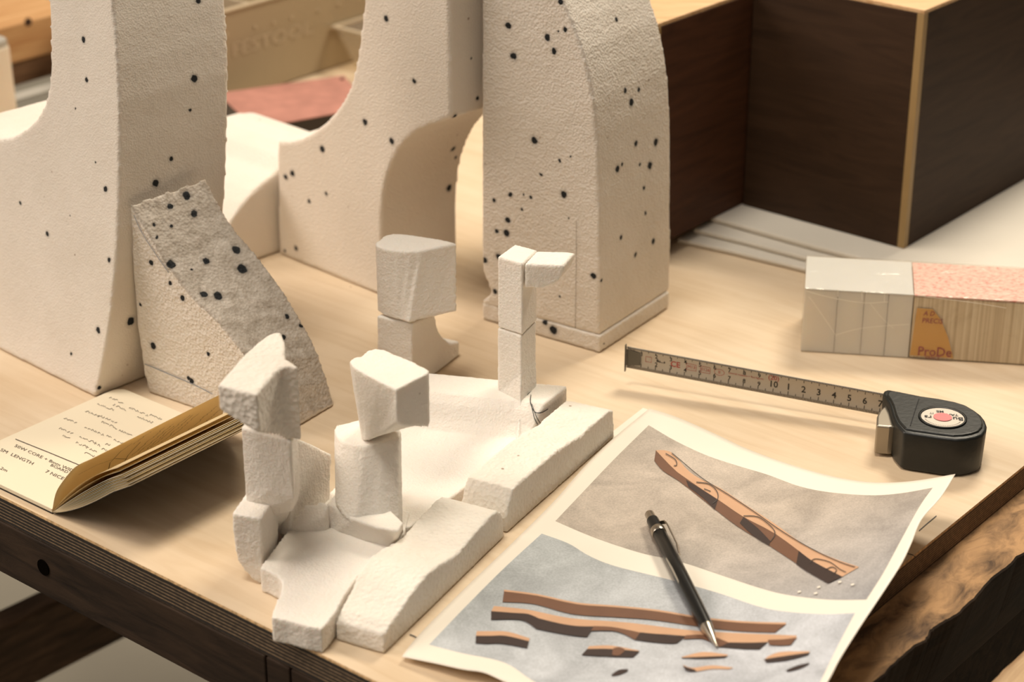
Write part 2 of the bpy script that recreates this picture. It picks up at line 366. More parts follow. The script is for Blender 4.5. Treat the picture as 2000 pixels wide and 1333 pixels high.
# dark apron boards closing the left side
drop = .055
h0 = 0
for k in range(60):
    p = board_pt(0, 0) 
zlow = Zb-.003
for z in np.linspace(-.02, -.15, 400):
    q = PX(e0+Zv*float(z))
    if q[1] > 1124: zlow = float(z); break
aprons = [(.0, .0155), (.018, .0305), (.033, .20), (.2004, .99)]
aL = (e0-CORNER).dot(-DA)
def a_at(px, py):                      # distance along the left edge of a photo point on the apron's top line
    return (G(px, py, Zb)-CORNER).dot(-DA)
cuts = [-.082, a_at(640, 1350), a_at(560, 1310), a_at(512, 1285), .99]
for k in range(4):
    a0, a1 = cuts[k]+.0006, cuts[k+1]-.0006
    pts = [(a0, -.004), (a0, .0035), (a1, .0035), (a1, -.004)]
    pts = [(a0, -.001), (a0, .0255), (a1, .0255), (a1, -.001)]
    b = solid('apron_board', [board_pt(*p, zlow+(.002 if k == 1 else 0)) for p in pts], [board_pt(*p, Zb-.0005) for p in pts], darkwood, bench, bevel=.0008)
# peg hole in the apron
hc = PL(85, 1109, board_pt(0, -.0012), DB)
vv, ff = tube([hc-DB*.0005, hc+DB*.0022], .0052, 20)
own_off = bench.location
hm = simple('hole darkness', (.004, .003, .002, 1), .9); hm.node_tree.nodes['Principled BSDF'].inputs['Specular IOR Level'].default_value = 0
mesh('peg_hole', [p-own_off for p in vv], ff, hm, bench)
# stretcher and legs under the bench
Zs = -.30
s0 = G(0, 1211, Zs); 
stret_m = wood_mat('brown rail timber', (.05, .028, .015, 1), (.15, .085, .045, 1), rot=-math.radians(50.7), scale=3, stretch=8, rough=.6, bump=.2)
sA = G(-60, 1218, Zs); sdir = (G(105, 1140, Zs)-G(0, 1190, Zs)).normalized(); sn = Vector((-sdir.y, sdir.x, 0))*1.0
low = G(0, 1232, Zs); up_ = G(0, 1190, Zs); wd = abs((up_-low).dot(sn))
b0 = [low-sdir*.5, low+sdir*1.3, low+sdir*1.3+sn*wd, low-sdir*.5+sn*wd]
# depth of its face
hdrop = .2
for z in np.linspace(Zs-.02, Zs-.6, 600):
    t_ = (G(238, 1250, float(z))-low).dot(sdir); pp = low+sdir*t_; pp.z = float(z)
    if PX(pp)[1] > 1250 and abs(PX(pp)[0]-238) < 12: hdrop = Zs-float(z); break
st = solid('lower_rail', down(b0, Zs-hdrop), down(b0, Zs), stret_m, bench, bevel=.003)
for a, b in ((.10, .06), (.10, .85), (.9, .06), (.9, .85)):
    q = [board_pt(a, b), board_pt(a, b+.08), board_pt(a+.08, b+.08), board_pt(a+.08, b)]
    solid('leg', down(q, -.86), down(q, Zb-.0625), darkwood, bench, bevel=.003)
# second timber low at the right corner
bq0 = [eA-DA*.010, eB-DA*.010, eB-DA*.06, eA-DA*.06]
solid('side_beam', down(bq0, -.30), down(bq0, Zb-.0625), darkwood, bench, bevel=.002)
ZJ = Zb-.002
q = [G(x, y, ZJ) for x, y in ((1880, 1372), (1912, 1348), (1930, 1333), (1948, 1316), (1956, 1306), (1975, 1290), (2002, 1264), (2100, 1180), (2240, 1230), (2000, 1460))]
vice = solid('vice_jaw', down(q, -.14), q, wood_mat('pale worn timber', (.30, .18, .09, 1), (.58, .40, .23, 1), rot=-math.radians(50.7), scale=3, stretch=5, rough=.7, bump=.5), bench, bevel=.003)
vice['label'] = 'pale worn timber jaw standing off the front of the bench'
# pencil marks on the board
onb = lambda x, y: G(x, y, .00035)
graph = simple('graphite', (.05, .045, .04, 1), .6)
for L_, w_m in (([(1795, 1037), (1812, 1022), (1829, 1008)], 1.6), ([(1766, 1080), (1782, 1084), (1789, 1090)], 1.4), ([(800, 1240), (808, 1243), (815, 1247)], 2.5)):
    mk = Acc(); mk.line(onb, L_, w_m); own(mk.build('pencil_mark', graph), ply)


# ------------------------------------------------------------------ tall dotted foam pieces
FG = 'tall foam pieces with inked dots'
def dots_on(verts, faces, lst, off):
    bv = BVHTree.FromPolygons([tuple(p) for p in verts], faces); out = []
    for (x, y, r) in lst:
        h = bv.ray_cast(EYE, ray(x, y).normalized())
        if h[0] is not None:
            k = (h[0]-EYE).dot(FW)/FPX
            out.append((h[0]-off, r*k*1.12))
    return out
def tall_foam(name, outline_px, P0, along, thick, label, dots, tilt=0, **kw):
    n = along.cross(Zv+thick.normalized()*math.tan(math.radians(tilt))).normalized()
    pts = [PL(q[0], q[1], P0, n) for q in outline_px]
    for p in pts: p.z = max(p.z, .0003)
    top = [p+thick for p in pts]
    c = Vector((sum(p.x for p in pts)/len(pts)+thick.x/2, sum(p.y for p in pts)/len(pts)+thick.y/2, 0))
    v, f = prism_data(pts, top)
    d = dots_on(v, f, dots, c)
    m = foam_mat(name+' foam', d, **kw)
    return pts, top, c, m, n

# left arch
P0 = G(185, 778); al = (G(0, 685)-P0).normalized()
tL = Vector((-al.y, al.x, 0))
if tL.x < 0: tL = -tL
outl = [(185, 778), (0, 685), (-80, 645), (-80, 240), (-40, 264), (0, 272), (25, 268), (50, 254), (72, 233), (88, 205), (97, 165), (99, 120), (98, 60), (95, 0), (96, -60), (104, -180), (205, -180), (212, -60), (218, 0), (224, 60), (229, 130), (232, 200), (232, 300), (231, 380), (229, 450), (224, 530), (216, 610), (206, 680), (196, 730)]
# thickness from the upper right silhouette
nL = al.cross(Zv+tL*math.tan(math.radians(9.4))).normalized()
pu = PL(232, 250, P0, nL)
best = min(np.linspace(.03, .14, 300), key=lambda t: abs(PX(pu+tL*float(t))[0]-446))
dl = [(163, 78, 5), (169, 156, 4.2), (206, 370, 5), (40, 397, 3.4), (93, 457, 5), (213, 508, 4.6), (192, 645, 6), (139, 692, 3), (194, 758, 4),
      (387, 1, 6), (380, 154, 7), (371, 216, 3), (334, 311, 4.6), (304, 358, 7), (255, 628, 8), (440, 406, 2.5), (147, 212, 2), (187, 318, 2.2), (137, 422, 1.6)]
pts, top, c, m, n_ = tall_foam('foam_arch', outl, P0, al, tL*float(best), '', dl, tilt=9.4, bump=.22)
o = solid('foam_arch', pts, top, m, None, foam=.0018, local=c, rough=.00016)
tag(o, 'large black-dotted white foam piece at the far left, concave on its left side', 'foam block', FG)
T_LARCH = float(best)

# wedge leaning against it
A0 = G(290, 768); B0 = G(548, 856)
aw = (B0-A0).normalized(); nw = Vector((aw.y, -aw.x, 0)).normalized()
prof = [(548, 856), (420, 812), (290, 770), (280, 720), (268, 640), (262, 560), (257, 480), (254, 398), (262, 412), (280, 440), (300, 474), (325, 515), (355, 556), (385, 590), (410, 612), (432, 634), (458, 668), (490, 706), (518, 760), (537, 812)]
tw = Vector((-aw.y, aw.x, 0)); tw = tw if tw.y > 0 else -tw
pc = [PL(x, y, A0, nw) for x, y in prof]
ptop = PL(254, 398, A0, nw)
tk = min(np.linspace(.02, .12, 300), key=lambda t: abs(PX(B0+tw*float(t))[0]-655)); tk = float(tk)
dw = [(295, 514, 5.5), (332, 553, 4.5), (357, 582, 5.5), (274, 595, 3), (299, 676, 6.5), (407, 692, 4), (368, 739, 4), (374, 745, 5.5), (365, 382, 8), (333, 403, 5.5), (379, 417, 7), (306, 376, 3.5), (301, 439, 3.5), (334, 442, 3.5),
      (333, 516, 8), (402, 511, 7), (461, 489, 8), (474, 525, 9.5), (398, 575, 6.5), (426, 578, 8), (306, 463, 3), (561, 618, 5), (588, 636, 4), (555, 659, 5), (340, 520, 3), (374, 527, 2.5)]
for p in pc: p.z = max(p.z, .0003)
top = [p+tw*tk for p in pc]
# slope silhouette: lift the back outline to the photographed one
backpx = {7: (402, 347), 8: (408, 360), 9: (422, 388), 10: (440, 420), 11: (462, 452), 12: (497, 492), 13: (532, 538), 14: (556, 572), 15: (578, 608), 16: (602, 650), 17: (622, 692), 18: (640, 745), 19: (651, 785)}
P0b = A0+tw*tk
for k, (x, y) in backpx.items(): top[k] = PL(x, y, P0b, nw)
c = Vector((sum(p.x for p in pc)/len(pc), sum(p.y for p in pc)/len(pc), 0))
v, f = prism_data(pc, top)
m = foam_mat('wedge foam', dots_on(v, f, dw, c), grime=.5, bump=.55, grain=1100, slope=.8)
o = solid('foam_wedge', pc, top, m, None, foam=.0015, local=c, rough=.0004)
tag(o, 'black-dotted white foam wedge with curved grimy slope behind the notebook, against the left arch', 'foam block', FG)

# back arch
P0 = G(545, 497); al = (G(732, 573)-P0).normalized(); nB = Vector((al.y, -al.x, 0)).normalized()
tB = Vector((-al.y, al.x, 0)); tB = tB if tB.y > 0 else -tB
pu = PL(745, 440, P0, nB)
tk = float(min(np.linspace(.02, .14, 400), key=lambda t: abs(PX(pu+tB*float(t))[0]-893)))
outb_ = [(545, 497), (543, 385), (542, 276), (566, 277), (592, 270), (615, 256), (636, 240), (655, 220), (672, 196), (685, 168), (694, 135), (701, 95), (707, 45), (712, 0), (718, -80), (722, -180), (874, -180), (877, 0), (879, 120), (880, 232),
         (862, 238), (838, 245), (815, 256), (795, 272), (778, 293), (765, 318), (755, 346), (748, 378), (745, 410), (744, 450), (744, 520), (744, 578)]
db = [(754, 36, 6), (809, 158, 5), (713, 239, 6), (629, 291, 6), (765, 276, 6), (558, 346, 5), (571, 339, 5.5), (637, 379, 4), (604, 394, 4), (889, 228, 5), (932, 192, 4), (920, 114, 2), (885, 291, 5), (890, 308, 3), (877, 367, 6), (691, 141, 4), (578, 485, 4.5), (556, 490, 3)]
pts, top, c, m, n_ = tall_foam('back arch', outb_, P0, al, tB*tk, '', db, bump=.35, grime=.3)
o = solid('foam_arch', pts, top, m, None, foam=.0020, local=c, rough=.00014)
tag(o, 'black-dotted white foam piece in the middle background with an arched opening under its right side', 'foam block', FG)
# low curved block beside it
Lp = -tB
lowp = [(545, 497), (505, 513), (452, 534), (452, 440), (462, 424), (478, 401), (500, 376), (522, 356), (543, 340)]
n2 = al.copy()
P1 = G(544, 498)
lw = [PL(x, y, P1, n2) for x, y in lowp]
zend = lw[-1].z
hi = [lw[0]+tB*0, ]
ext = [Vector((lw[-1].x, lw[-1].y, 0))+tB*d+Zv*z for d, z in ((.012, zend+.008), (.026, zend+.0135), (.042, zend+.0145), (.060, zend+.011), (.075, zend+.003), (.09, zend-.012), (.10, 0))]
shape = [p for p in lw[1:]]+ext
shape = [p-al*.003 for p in shape]
for p in shape: p.z = max(p.z, .0003)
o = solid('foam_block', shape, [p-al*.10 for p in shape], foam_mat('low block foam', (), bump=.3, grime=.2), None, foam=.002, local=Vector((shape[0].x, shape[0].y, 0)), rough=.00014)
tag(o, 'low white foam block with a rounded top between the left arch and the back arch', 'foam block')

# front right arch with its base slab
P0 = G(1170, 690); al = (G(942, 625)-P0).normalized(); nF = Vector((al.y, -al.x, 0)).normalized()
tF = Vector((-al.y, al.x, 0)); tF = tF if tF.x > 0 else -tF
tk = float(min(np.linspace(.02, .14, 400), key=lambda t: abs(PX(P0+tF*float(t))[0]-1306)))
zb = HT(1170, 690, 654)
fr_root = root('foam_pillar', 'tall black-dotted white foam pillar standing on a thin base slab, left of the tape measure', 'foam block', Vector((P0.x, P0.y, 0)), FG)
outf = [(1170, 656), (942, 594), (942, 588), (960, 574), (955, 560), (944, 535), (941, 500), (941, 380), (941, 200), (941, 60), (940, -60), (940, -180), (1020, -180), (1062, -60), (1098, 0), (1118, 45), (1138, 100), (1150, 150), (1159, 200), (1165, 260), (1168, 330), (1170, 420), (1171, 540)]
df = [(1095, 4, 5), (993, 50, 6), (1069, 73, 6), (1104, 58, 4.5), (1082, 100, 5.5), (1003, 110, 6.5), (1044, 275, 7), (1093, 314, 3), (1115, 306, 2), (1057, 341, 3), (1101, 380, 6.5), (997, 380, 4.5), (965, 391, 4), (1037, 386, 3), (1019, 410, 3), (992, 430, 5.5), (970, 452, 4.5), (989, 456, 6.5), (946, 508, 6), (974, 502, 6), (967, 570, 5), (1159, 539, 5.5), (1175, 548, 3), (1111, 427, 2), (1093, 579, 2), (1090, 62, 2.2), (1022, 380, 2),
      (1204, 38, 4.5), (1221, 177, 4.5), (1248, 176, 4.5), (1233, 200, 7), (1242, 280, 5.5), (1281, 278, 7), (1206, 330, 6.5), (1215, 321, 3.5), (1250, 321, 3.5), (1269, 324, 7), (1258, 367, 4), (1261, 416, 3.5), (1213, 464, 4.5), (1276, 471, 5), (1241, 498, 4.5), (1275, 602, 4), (1298, 591, 3.5), (1307, 559, 3.5)]
pts = [PL(x, y, P0, nF) for x, y in outf]; top = [p+tF*tk for p in pts]
v, f = prism_data(pts, top)
m = foam_mat('front pillar foam', dots_on(v, f, df, fr_root.location), bump=.5, streak=.5, grime=.6, grain=1300)
solid('body', pts, top, m, fr_root, foam=.0018, rough=.0003)
bp_ = [G(1171, 691), G(942, 625)]
bs = [bp_[0], bp_[1], bp_[1]+tF*tk, bp_[0]+tF*tk]
v, f = prism_data(down(bs, 0.0), down(bs, zb-.0006))
mb = foam_mat('base slab foam', dots_on(v, f, [(1065, 630, 5.5), (1081, 645, 8), (1086, 670, 6), (1180, 672, 2)], fr_root.location), bump=.5, grime=.5)
solid('base_slab', down(bs, 0.0004), down(bs, zb-.0006), mb, fr_root, foam=.0014, rough=.0004)

# ------------------------------------------------------------------ the carved foam maquette
mq = root('foam_maquette', 'small carved white foam maquette of slabs and four stacked towers, without black dots', 'model', Vector((-.02, .98, 0)))
mf = foam_mat('carved foam', (), base=(.84, .79, .72), dark=(.76, .69, .60), bump=.28, sss=.2, grime=.35, grain=1600, streak=.35)
mf_rough = foam_mat('torn foam', (), base=(.80, .745, .67), dark=(.60, .53, .45), bump=.8, sss=.12, grime=.6, grain=700)
def block(name, px, zt, zbm, mat=None, voxel=.0011, rough=.00028, bevel=0, bot=None):
    """upright body: photo outline of its top at height zt; zbm a height or one per corner"""
    zt_ = zt if isinstance(zt, (list, tuple)) else [zt]*len(px)
    tp = [G(x, y, z) for (x, y), z in zip(px, zt_)]
    if bot: bt_ = [G(*b) for b in bot]
    else:
        zz = zbm if isinstance(zbm, (list, tuple)) else [zbm]*len(px)
        bt_ = [Vector((p.x, p.y, z)) for p, z in zip(tp, zz)]
    return solid(name, bt_, tp, mat or mf, mq, foam=voxel, rough=rough, bevel=bevel, nscale=.004)
E1 = (G(985, 1050)-G(745, 1285)).normalized(); EA = Vector((E1.y, -E1.x, 0)).normalized()   # along the strips, and across them (towards the right)
def side(name, px, P0, along, depth, mat=None, voxel=.0011, rough=.00028):
    """body with a photo outline drawn in the upright plane through P0, pushed back by depth"""
    n = Vector((along.y, -along.x, 0)).normalized()
    a = [PL(x, y, P0, n) for x, y in px]
    for p in a: p.z = max(p.z, .0004)
    D = depth if isinstance(depth, (list, tuple)) else [depth]*len(a)
    return solid(name, a, [p+d for p, d in zip(a, D)], mat or mf, mq, foam=voxel, rough=rough, nscale=.004)
zs = .0155
# front slab
block('front_slab', [(507, 1110), (524, 1116), (543, 1126), (551, 1140), (549, 1160), (538, 1180), (530, 1207), (562, 1213), (600, 1224), (628, 1229), (641, 1216), (657, 1194), (672, 1165), (700, 1125), (740, 1090), (790, 1042), (800, 1000), (700, 960), (600, 985), (560, 1040)], zs, .0004)
# dished rear slab
cor = [G(838, 742, .022), G(1108, 768, .022), G(798, 1038, .0125), G(598, 1012, .0125)]
def dish(u, v):
    a = cor[0].lerp(cor[1], u); b = cor[3].lerp(cor[2], u); p = a.lerp(b, v); p = Vector((p.x, p.y, 0))
    s = min(1, max(0, (v-.15)/.13)); s = s*s*(3-2*s)
    z = .0270*(1-s)+.0115*s + .0035*max(0, (v-.55)/.45) - .002*math.sin(u*math.pi)*(s)
    p.z = z; return p
nu, nv = 20, 26
tv = [dish(i/nu, j/nv) for j in range(nv+1) for i in range(nu+1)]
bv_ = [Vector((p.x, p.y, .0004)) for p in tv]; n0 = len(tv); W_ = nu+1
ff = [(j*W_+i, j*W_+i+1, (j+1)*W_+i+1, (j+1)*W_+i) for j in range(nv) for i in range(nu)]
fb = [tuple(n0+k for k in q)[::-1] for q in ff]
sd = [(i, n0+i, n0+i+1, i+1) for i in range(nu)]+[((nv*W_)+i+1, n0+nv*W_+i+1, n0+nv*W_+i, nv*W_+i) for i in range(nu)]
sd += [((j+1)*W_, n0+(j+1)*W_, n0+j*W_, j*W_) for j in range(nv)]+[(j*W_+nu, n0+j*W_+nu, n0+(j+1)*W_+nu, (j+1)*W_+nu) for j in range(nv)]
o = mesh('rear_slab', [p-mq.location for p in tv+bv_], ff+fb+sd, mf, mq); finish(o, foam=.0012, rough=.00028, nscale=.004)
mf_strip = foam_mat('sawn strip foam', (), base=(.83, .78, .70), dark=(.66, .58, .49), bump=.5, sss=.15, grime=.5, grain=900)
# front strip: photographed side outline pushed left
P0 = G(745, 1285)
side('front_strip', [(750, 1284), (775, 1266), (868, 1168), (985, 1050), (984, 1022), (980, 1003), (972, 999), (961, 1006), (932, 1037), (900, 1076), (886, 1088), (856, 1105), (836, 1121), (806, 1158), (784, 1192), (763, 1219), (751, 1242)],
     P0, E1, [-EA*d for d in (.029, .033, .035, .036, .036, .036, .036, .036, .036, .036, .036, .036, .036, .035, .032, .030, .029)], mat=mf_strip)
# rear strip
P0 = G(992, 1041)
side('rear_strip', [(990, 1042), (1095, 948), (1200, 855), (1198, 802), (1190, 803), (1168, 822), (1148, 838), (1138, 850), (1118, 862), (1085, 884), (1045, 918), (1018, 940), (1003, 955), (996, 978), (990, 1008)],
     P0, (G(1200, 855)-G(992, 1041)).normalized(), -EA*.0300, mat=mf_strip)
# tower at the left
hA = HT(512, 1145, 1013)
a1 = G(512, 1013, hA); b1_ = G(453, 1003, hA); fa = (b1_-a1).normalized(); ea = Vector((-fa.y, fa.x, 0)); ea = ea if ea.y > 0 else -ea
side('left_tower_foot', [(512, 1144), (512, 1013), (480, 1008), (453, 1003), (454, 1035), (459, 1075), (466, 1098), (478, 1116), (494, 1134)], a1, fa, deg(77.6)*.028)
zA = .0876
def loft(name, rings, mat=None, voxel=.0011, rough=.00028):
    n = len(rings[0]); v = [p-mq.location for r in rings for p in r]
    f = [tuple(range(n))[::-1], tuple(range((len(rings)-1)*n, len(rings)*n))]
    f += [(k*n+i, k*n+(i+1) % n, (k+1)*n+(i+1) % n, (k+1)*n+i) for k in range(len(rings)-1) for i in range(n)]
    o = mesh(name, v, f, mat or mf, mq); finish(o, foam=voxel, rough=rough, nscale=.004); return o
Lf = G(480, 978, .0425); Rt = G(568.5, 862, zA); R0 = G(560, 1070, 0); bk = deg(80)*.013
def cring(z, t, s0=0):
    r = R0.lerp(Rt, t); l = Lf; q = [l, (l+r)/2-bk*.04, r, r+bk, l+bk*1.1]
    return [Vector((p.x, p.y, z)) for p in q]
loft('left_tower_column', [cring(.001, 0), cring(.018, .08), cring(.030, .35), cring(.040, .75), cring(.052, .97), cring(zA, 1)])
cA = G(570, 1047, .012)
side('left_tower_wing', [(567, 866), (584, 858), (615, 872), (648, 889), (646, 930), (645, 978), (628, 993), (600, 1020), (567, 1050)], cA, E1, -EA*.016)
zh = HT(583, 1076, 717)
zhA = zA+.043
block('left_tower_head', [(425, 752), (462, 762), (502, 771), (520, 748), (538, 728), (550, 718), (562, 716), (583, 718), (570, 707), (557, 700), (556, 668), (549, 650), (538, 648), (520, 656), (500, 672), (470, 700)], zhA,
      [zhA-.014, zhA-.018, zhA-.022, zhA-.030, zhA-.038, zA+.0002, zA+.0002, zA+.0002, zA, zA, zA, zA, zA, zA, zA+.005, zhA-.02], mat=mf_rough)
# middle tower
zB = HT(782, 1046, 858)
block('middle_tower_column', [(653, 838), (657, 852), (668, 863), (690, 870), (712, 872), (745, 866), (780, 856), (784, 846), (774, 822), (720, 815), (670, 828), (657, 830)], zB,
      None, bot=[(655, 985, .030), (660, 998, .028), (674, 1014, .026), (695, 1028, .024), (714, 1040, .020), (748, 1045, .018), (779, 1048, .014), (787, 1036, .014), (778, 1000, .014), (720, 985, .014), (670, 980, .014), (658, 982, .02)])
block('middle_tower_foot', [(640, 984), (657, 992), (690, 1014), (740, 1032), (778, 1038), (787, 1022), (740, 975), (660, 960)], .028, None,
      bot=[(612, 1030, .012), (650, 1045, .012), (700, 1062, .012), (757, 1077, .012), (775, 1066, .012), (790, 1042, .012), (760, 1000, .012), (650, 985, .012)])
block('foot_chip', [(560, 1028), (596, 984), (630, 979), (642, 985), (634, 1008), (617, 1031), (590, 1032)], [.018, .03, .031, .031, .025, .018, .018], .001)
zH = zB+.048
block('middle_tower_head', [(682, 706), (690, 718), (710, 730), (740, 746), (774, 762), (800, 748), (836, 730), (838, 724), (800, 704), (770, 692), (752, 684), (735, 681), (718, 686), (706, 697), (692, 699)], zH, None,
      bot=[(706, 858, zB+.0), (710, 862, zB), (714, 866, zB), (742, 850, zB+.010), (775, 828, zH-.0205), (802, 834, zH-.028), (838, 836, zH-.035), (840, 826, zH-.034), (790, 830, zB+.004), (760, 828, zB), (745, 822, zB), (735, 818, zB), (722, 820, zB), (712, 830, zB), (706, 845, zB)])
# torn patch of the middle head (its right face)
# back tower
cC = G(805, 768); zC = HT(805, 768, 632)
side('back_tower_base', [(805, 768), (805, 632), (830, 622), (850, 614), (852, 632), (857, 648), (866, 661), (878, 670), (886, 670), (897, 667), (897, 735)], cC, E1, -EA*.0265)
zC2 = zC+.0465
block('back_tower_head', [(733, 474), (736, 480), (752, 486), (775, 490), (800, 491), (822, 490), (850, 484), (893, 475), (860, 467), (820, 461), (790, 457), (768, 456), (750, 460), (742, 468)], zC2, None,
      bot=[(738, 608, zC), (745, 613, zC), (760, 620, zC), (776, 625, zC), (788, 628, zC), (798, 632, zC), (840, 620, zC+.0015), (893, 609, zC+.002), (870, 598, zC), (830, 592, zC), (790, 588, zC), (768, 588, zC), (750, 594, zC), (742, 600, zC)])
# slim pillar with an arm
zD = HT(1018, 787, 515, .024)
dq = [G(971, 501, zD), G(1019, 515, zD), G(1048, 488, zD), G(1004, 477, zD)]
zj = HT(1018, 787, 655, .024)
solid('slim_pillar_shaft', down(dq, .024), down(dq, zj-.0003), mf, mq, foam=.0009, rough=.00022, nscale=.004)
solid('slim_pillar_top', down([p+Vector((.0004, -.0003, 0)) for p in dq], zj+.0003), down([p+Vector((.0004, -.0003, 0)) for p in dq], zD), mf, mq, foam=.0009, rough=.00022, nscale=.004)
q = G(1018, 787, .024)
fb_ = [G(984, 806, .012), G(1010, 862, .012), G(1060, 824, .012), G(1030, 790, .012)]
loft('slim_pillar_foot', [down(fb_, .010), [a.lerp(b, .45)+Zv*(.018-a.lerp(b, .45).z) for a, b in zip(fb_, dq)], [a.lerp(b, .85)+Zv*(.027-a.lerp(b, .85).z) for a, b in zip(fb_, dq)], [Vector((p.x, p.y, .044)) for p in dq]], voxel=.0009, rough=.00022)
aP = G(1022, 515, zD); ad_ = (G(1101, 518, zD)-aP).normalized()
dpt = (G(1048, 489, zD)-G(1024, 515, zD))
side('slim_pillar_arm', [(1024, 516), (1101, 519), (1100, 530), (1094, 544), (1082, 556), (1060, 563), (1024, 562)], aP, ad_, dpt)
# ink scribbles on the pillar's foot and seam line
bpy.context.view_layer.update()
DG = bpy.context.evaluated_depsgraph_get()
def cast(x, y, e=.00025):
    h = S.ray_cast(DG, EYE, ray(x, y).normalized()); return h[1]-ray(x, y).normalized()*e*3+h[2]*e
def stick(name, lines, mat, parent):
    a = Acc()
    for L_, wd_px in lines:
        P_ = smoothline([Vector(p) for p in L_], 4); k_ = []
        for k, p in enumerate(P_):
            d = (P_[min(k+1, len(P_)-1)]-P_[max(0, k-1)]).normalized(); n = Vector((-d.y, d.x))*wd_px/2; k_.append((p+n, p-n))
        vs = [cast(*q) for pr in k_ for q in pr]
        a.add(vs, [(2*k, 2*k+1, 2*k+3, 2*k+2) for k in range(len(P_)-1) if (vs[2*k]-vs[2*k+2]).length < .008 and (vs[2*k]-vs[2*k+1]).length < .003])
    return a.build(name, mat, parent)
dkink = simple('dark scribble', (.03, .035, .035, 1), .7); blu = simple('faint blue line', (.30, .32, .36, 1), .8); gry = simple('faint grey line', (.33, .29, .24, 1), .8)
stick('scribble', [([(1037, 772), (1036, 786), (1040, 799), (1047, 807), (1058, 806), (1070, 799)], 1.6), ([(1037, 788), (1041, 806), (1045, 820), (1050, 830)], 1.5), ([(1039, 790), (1045, 808), (1051, 821), (1056, 828)], 1.2), ([(1029, 772), (1034, 767), (1038, 765)], 1.3)], dkink, mq)
wedge_o = bpy.data.objects['foam_wedge']
stick('layout_line', [([(283, 711), (310, 722), (340, 735), (380, 752), (415, 770)], 1.8)], blu, wedge_o)
stick('layout_line', [([(262, 420), (278, 455), (305, 497), (330, 533)], 1.5)], blu, wedge_o)
stick('layout_line', [([(1126, 432), (1126, 500), (1125, 570), (1124, 642)], 1.0)], gry, fr_root)
# ------------------------------------------------------------------ notebook
nb = root('notebook', 'small open notebook with handwritten cream pages, right half raised, near the board edge', 'notebook', G(103, 1003))
S0 = G(103, 1003, .001); NBB = (G(406, 854)-G(103, 1003)).normalized(); NBA = Vector((NBB.y, -NBB.x, 0)); NL = .134
Lx = ((G(235, 768)-S0).dot(NBB)); NL = Lx+.001
NW = .094
page_m = simple('cream paper', (.80, .71, .54, 1), .75, var=.04, vscale=10)
gold_m = simple('yellowed paper', (.76, .57, .28, 1), .7, var=.05, vscale=10)
m_, N_, L_, B_ = newmat('thin yellowed leaf')
B_.inputs['Base Color'].default_value = (.78, .63, .38, 1); B_.inputs['Roughness'].default_value = .75
tr = N_.new('ShaderNodeBsdfTranslucent'); tr.inputs[0].default_value = (.9, .74, .44, 1)
ms = N_.new('ShaderNodeMixShader'); ms.inputs[0].default_value = .35; L_.new(B_.outputs[0], ms.inputs[1]); L_.new(tr.outputs[0], ms.inputs[2]); L_.new(ms.outputs[0], N_['Material Output'].inputs[0])
leaf_m = m_
ink = simple('notebook ink', (.10, .075, .06, 1), .7)
card = simple('buff card cover', (.55, .42, .25, 1), .7); outer = simple('black outer cover', (.012, .011, .010, 1), .6)
def nbp(a, b, z=0.0): return Vector((S0.x, S0.y, 0))+NBA*a+NBB*b+Zv*z
def leftz(a): return .0042-.002*math.exp(a/.006)+.0006*math.sin(-a*30)       # a negative to the left
# left stack with rounded outer corners
def left_outline(z, grow=0):
    r = .008; P = [(-.0005, 0)]; w0 = -(NW+grow)
    for k in range(7):
        t = math.pi/2*k/6; P.append((w0+r-r*math.sin(t), r-r*math.cos(t)))
    for k in range(7):
        t = math.pi/2*k/6; P.append((w0+r-r*math.cos(t), NL-r+r*math.sin(t)))
    P.append((-.0005, NL)); return [nbp(a, b, z) for a, b in P]
solid('left_cover', left_outline(.0002, .001), left_outline(.0010, .001), outer, nb)
solid('left_pages', left_outline(.0011), left_outline(.0036), page_m, nb, bevel=.0003)
Ltop = .0038
# right half: fan of sheets
def fanpt(u, v, k):            # u 0..1 from spine to fore edge, v 0..1 along spine, k 0 cover .. 1 top sheet
    a = .073+.001*k-.010*k; h = .043+.0085*k
    bend = .010*math.sin(u*math.pi)*(.5+.5*k)
    sag = -.004*math.sin(min(1, u*1.3)*math.pi)*(1-k)
    ang = u
    x = a*(u**(.98))+0; z = h*(u**(1.12-.25*k))+sag*.6+.0015+bend*.35
    return nbp(x, v*NL, z)
grid('right_cover', lambda u, v: fanpt(u, v, 0)-Zv*.0004, 14, 8, outer, nb, thick=.0004)
grid('endpaper', lambda u, v: fanpt(u, v, 0)+Zv*.0002, 14, 8, card, nb, thick=.0002)
for k in range(1, 12):
    kk = k/11
    kk = kk**1.25
    grid('page', lambda u, v, kk=kk: fanpt(u*(1-.012*(k % 3)), v, kk*.62), 16, 8, [page_m if k % 2 else gold_m], nb, thick=.00022)
for k, (kk, sh) in enumerate(((.82, 0), (1.0, -.004))):
    grid('page', lambda u, v, kk=kk: fanpt(u*.985, v, kk), 16, 8, leaf_m, nb, thick=.0001)
near = smoothline([Vector((0, 0)), Vector((.005, .013)), Vector((.0136, .0245)), Vector((.026, .0375)), Vector((.041, .0475))], 6)
farc = smoothline([Vector((0, 0)), Vector((.0025, .007)), Vector((.005, .013)), Vector((.008, .022)), Vector((.0115, .0305))], 6)
def leaf(u, v):
    a = poly(near, u); b = poly(farc, u); p = a.lerp(b, v**.9); return nbp(p.x, v*NL, p.y+.003)
grid('raised_leaf', leaf, 20, 20, leaf_m, nb, thick=.0001)
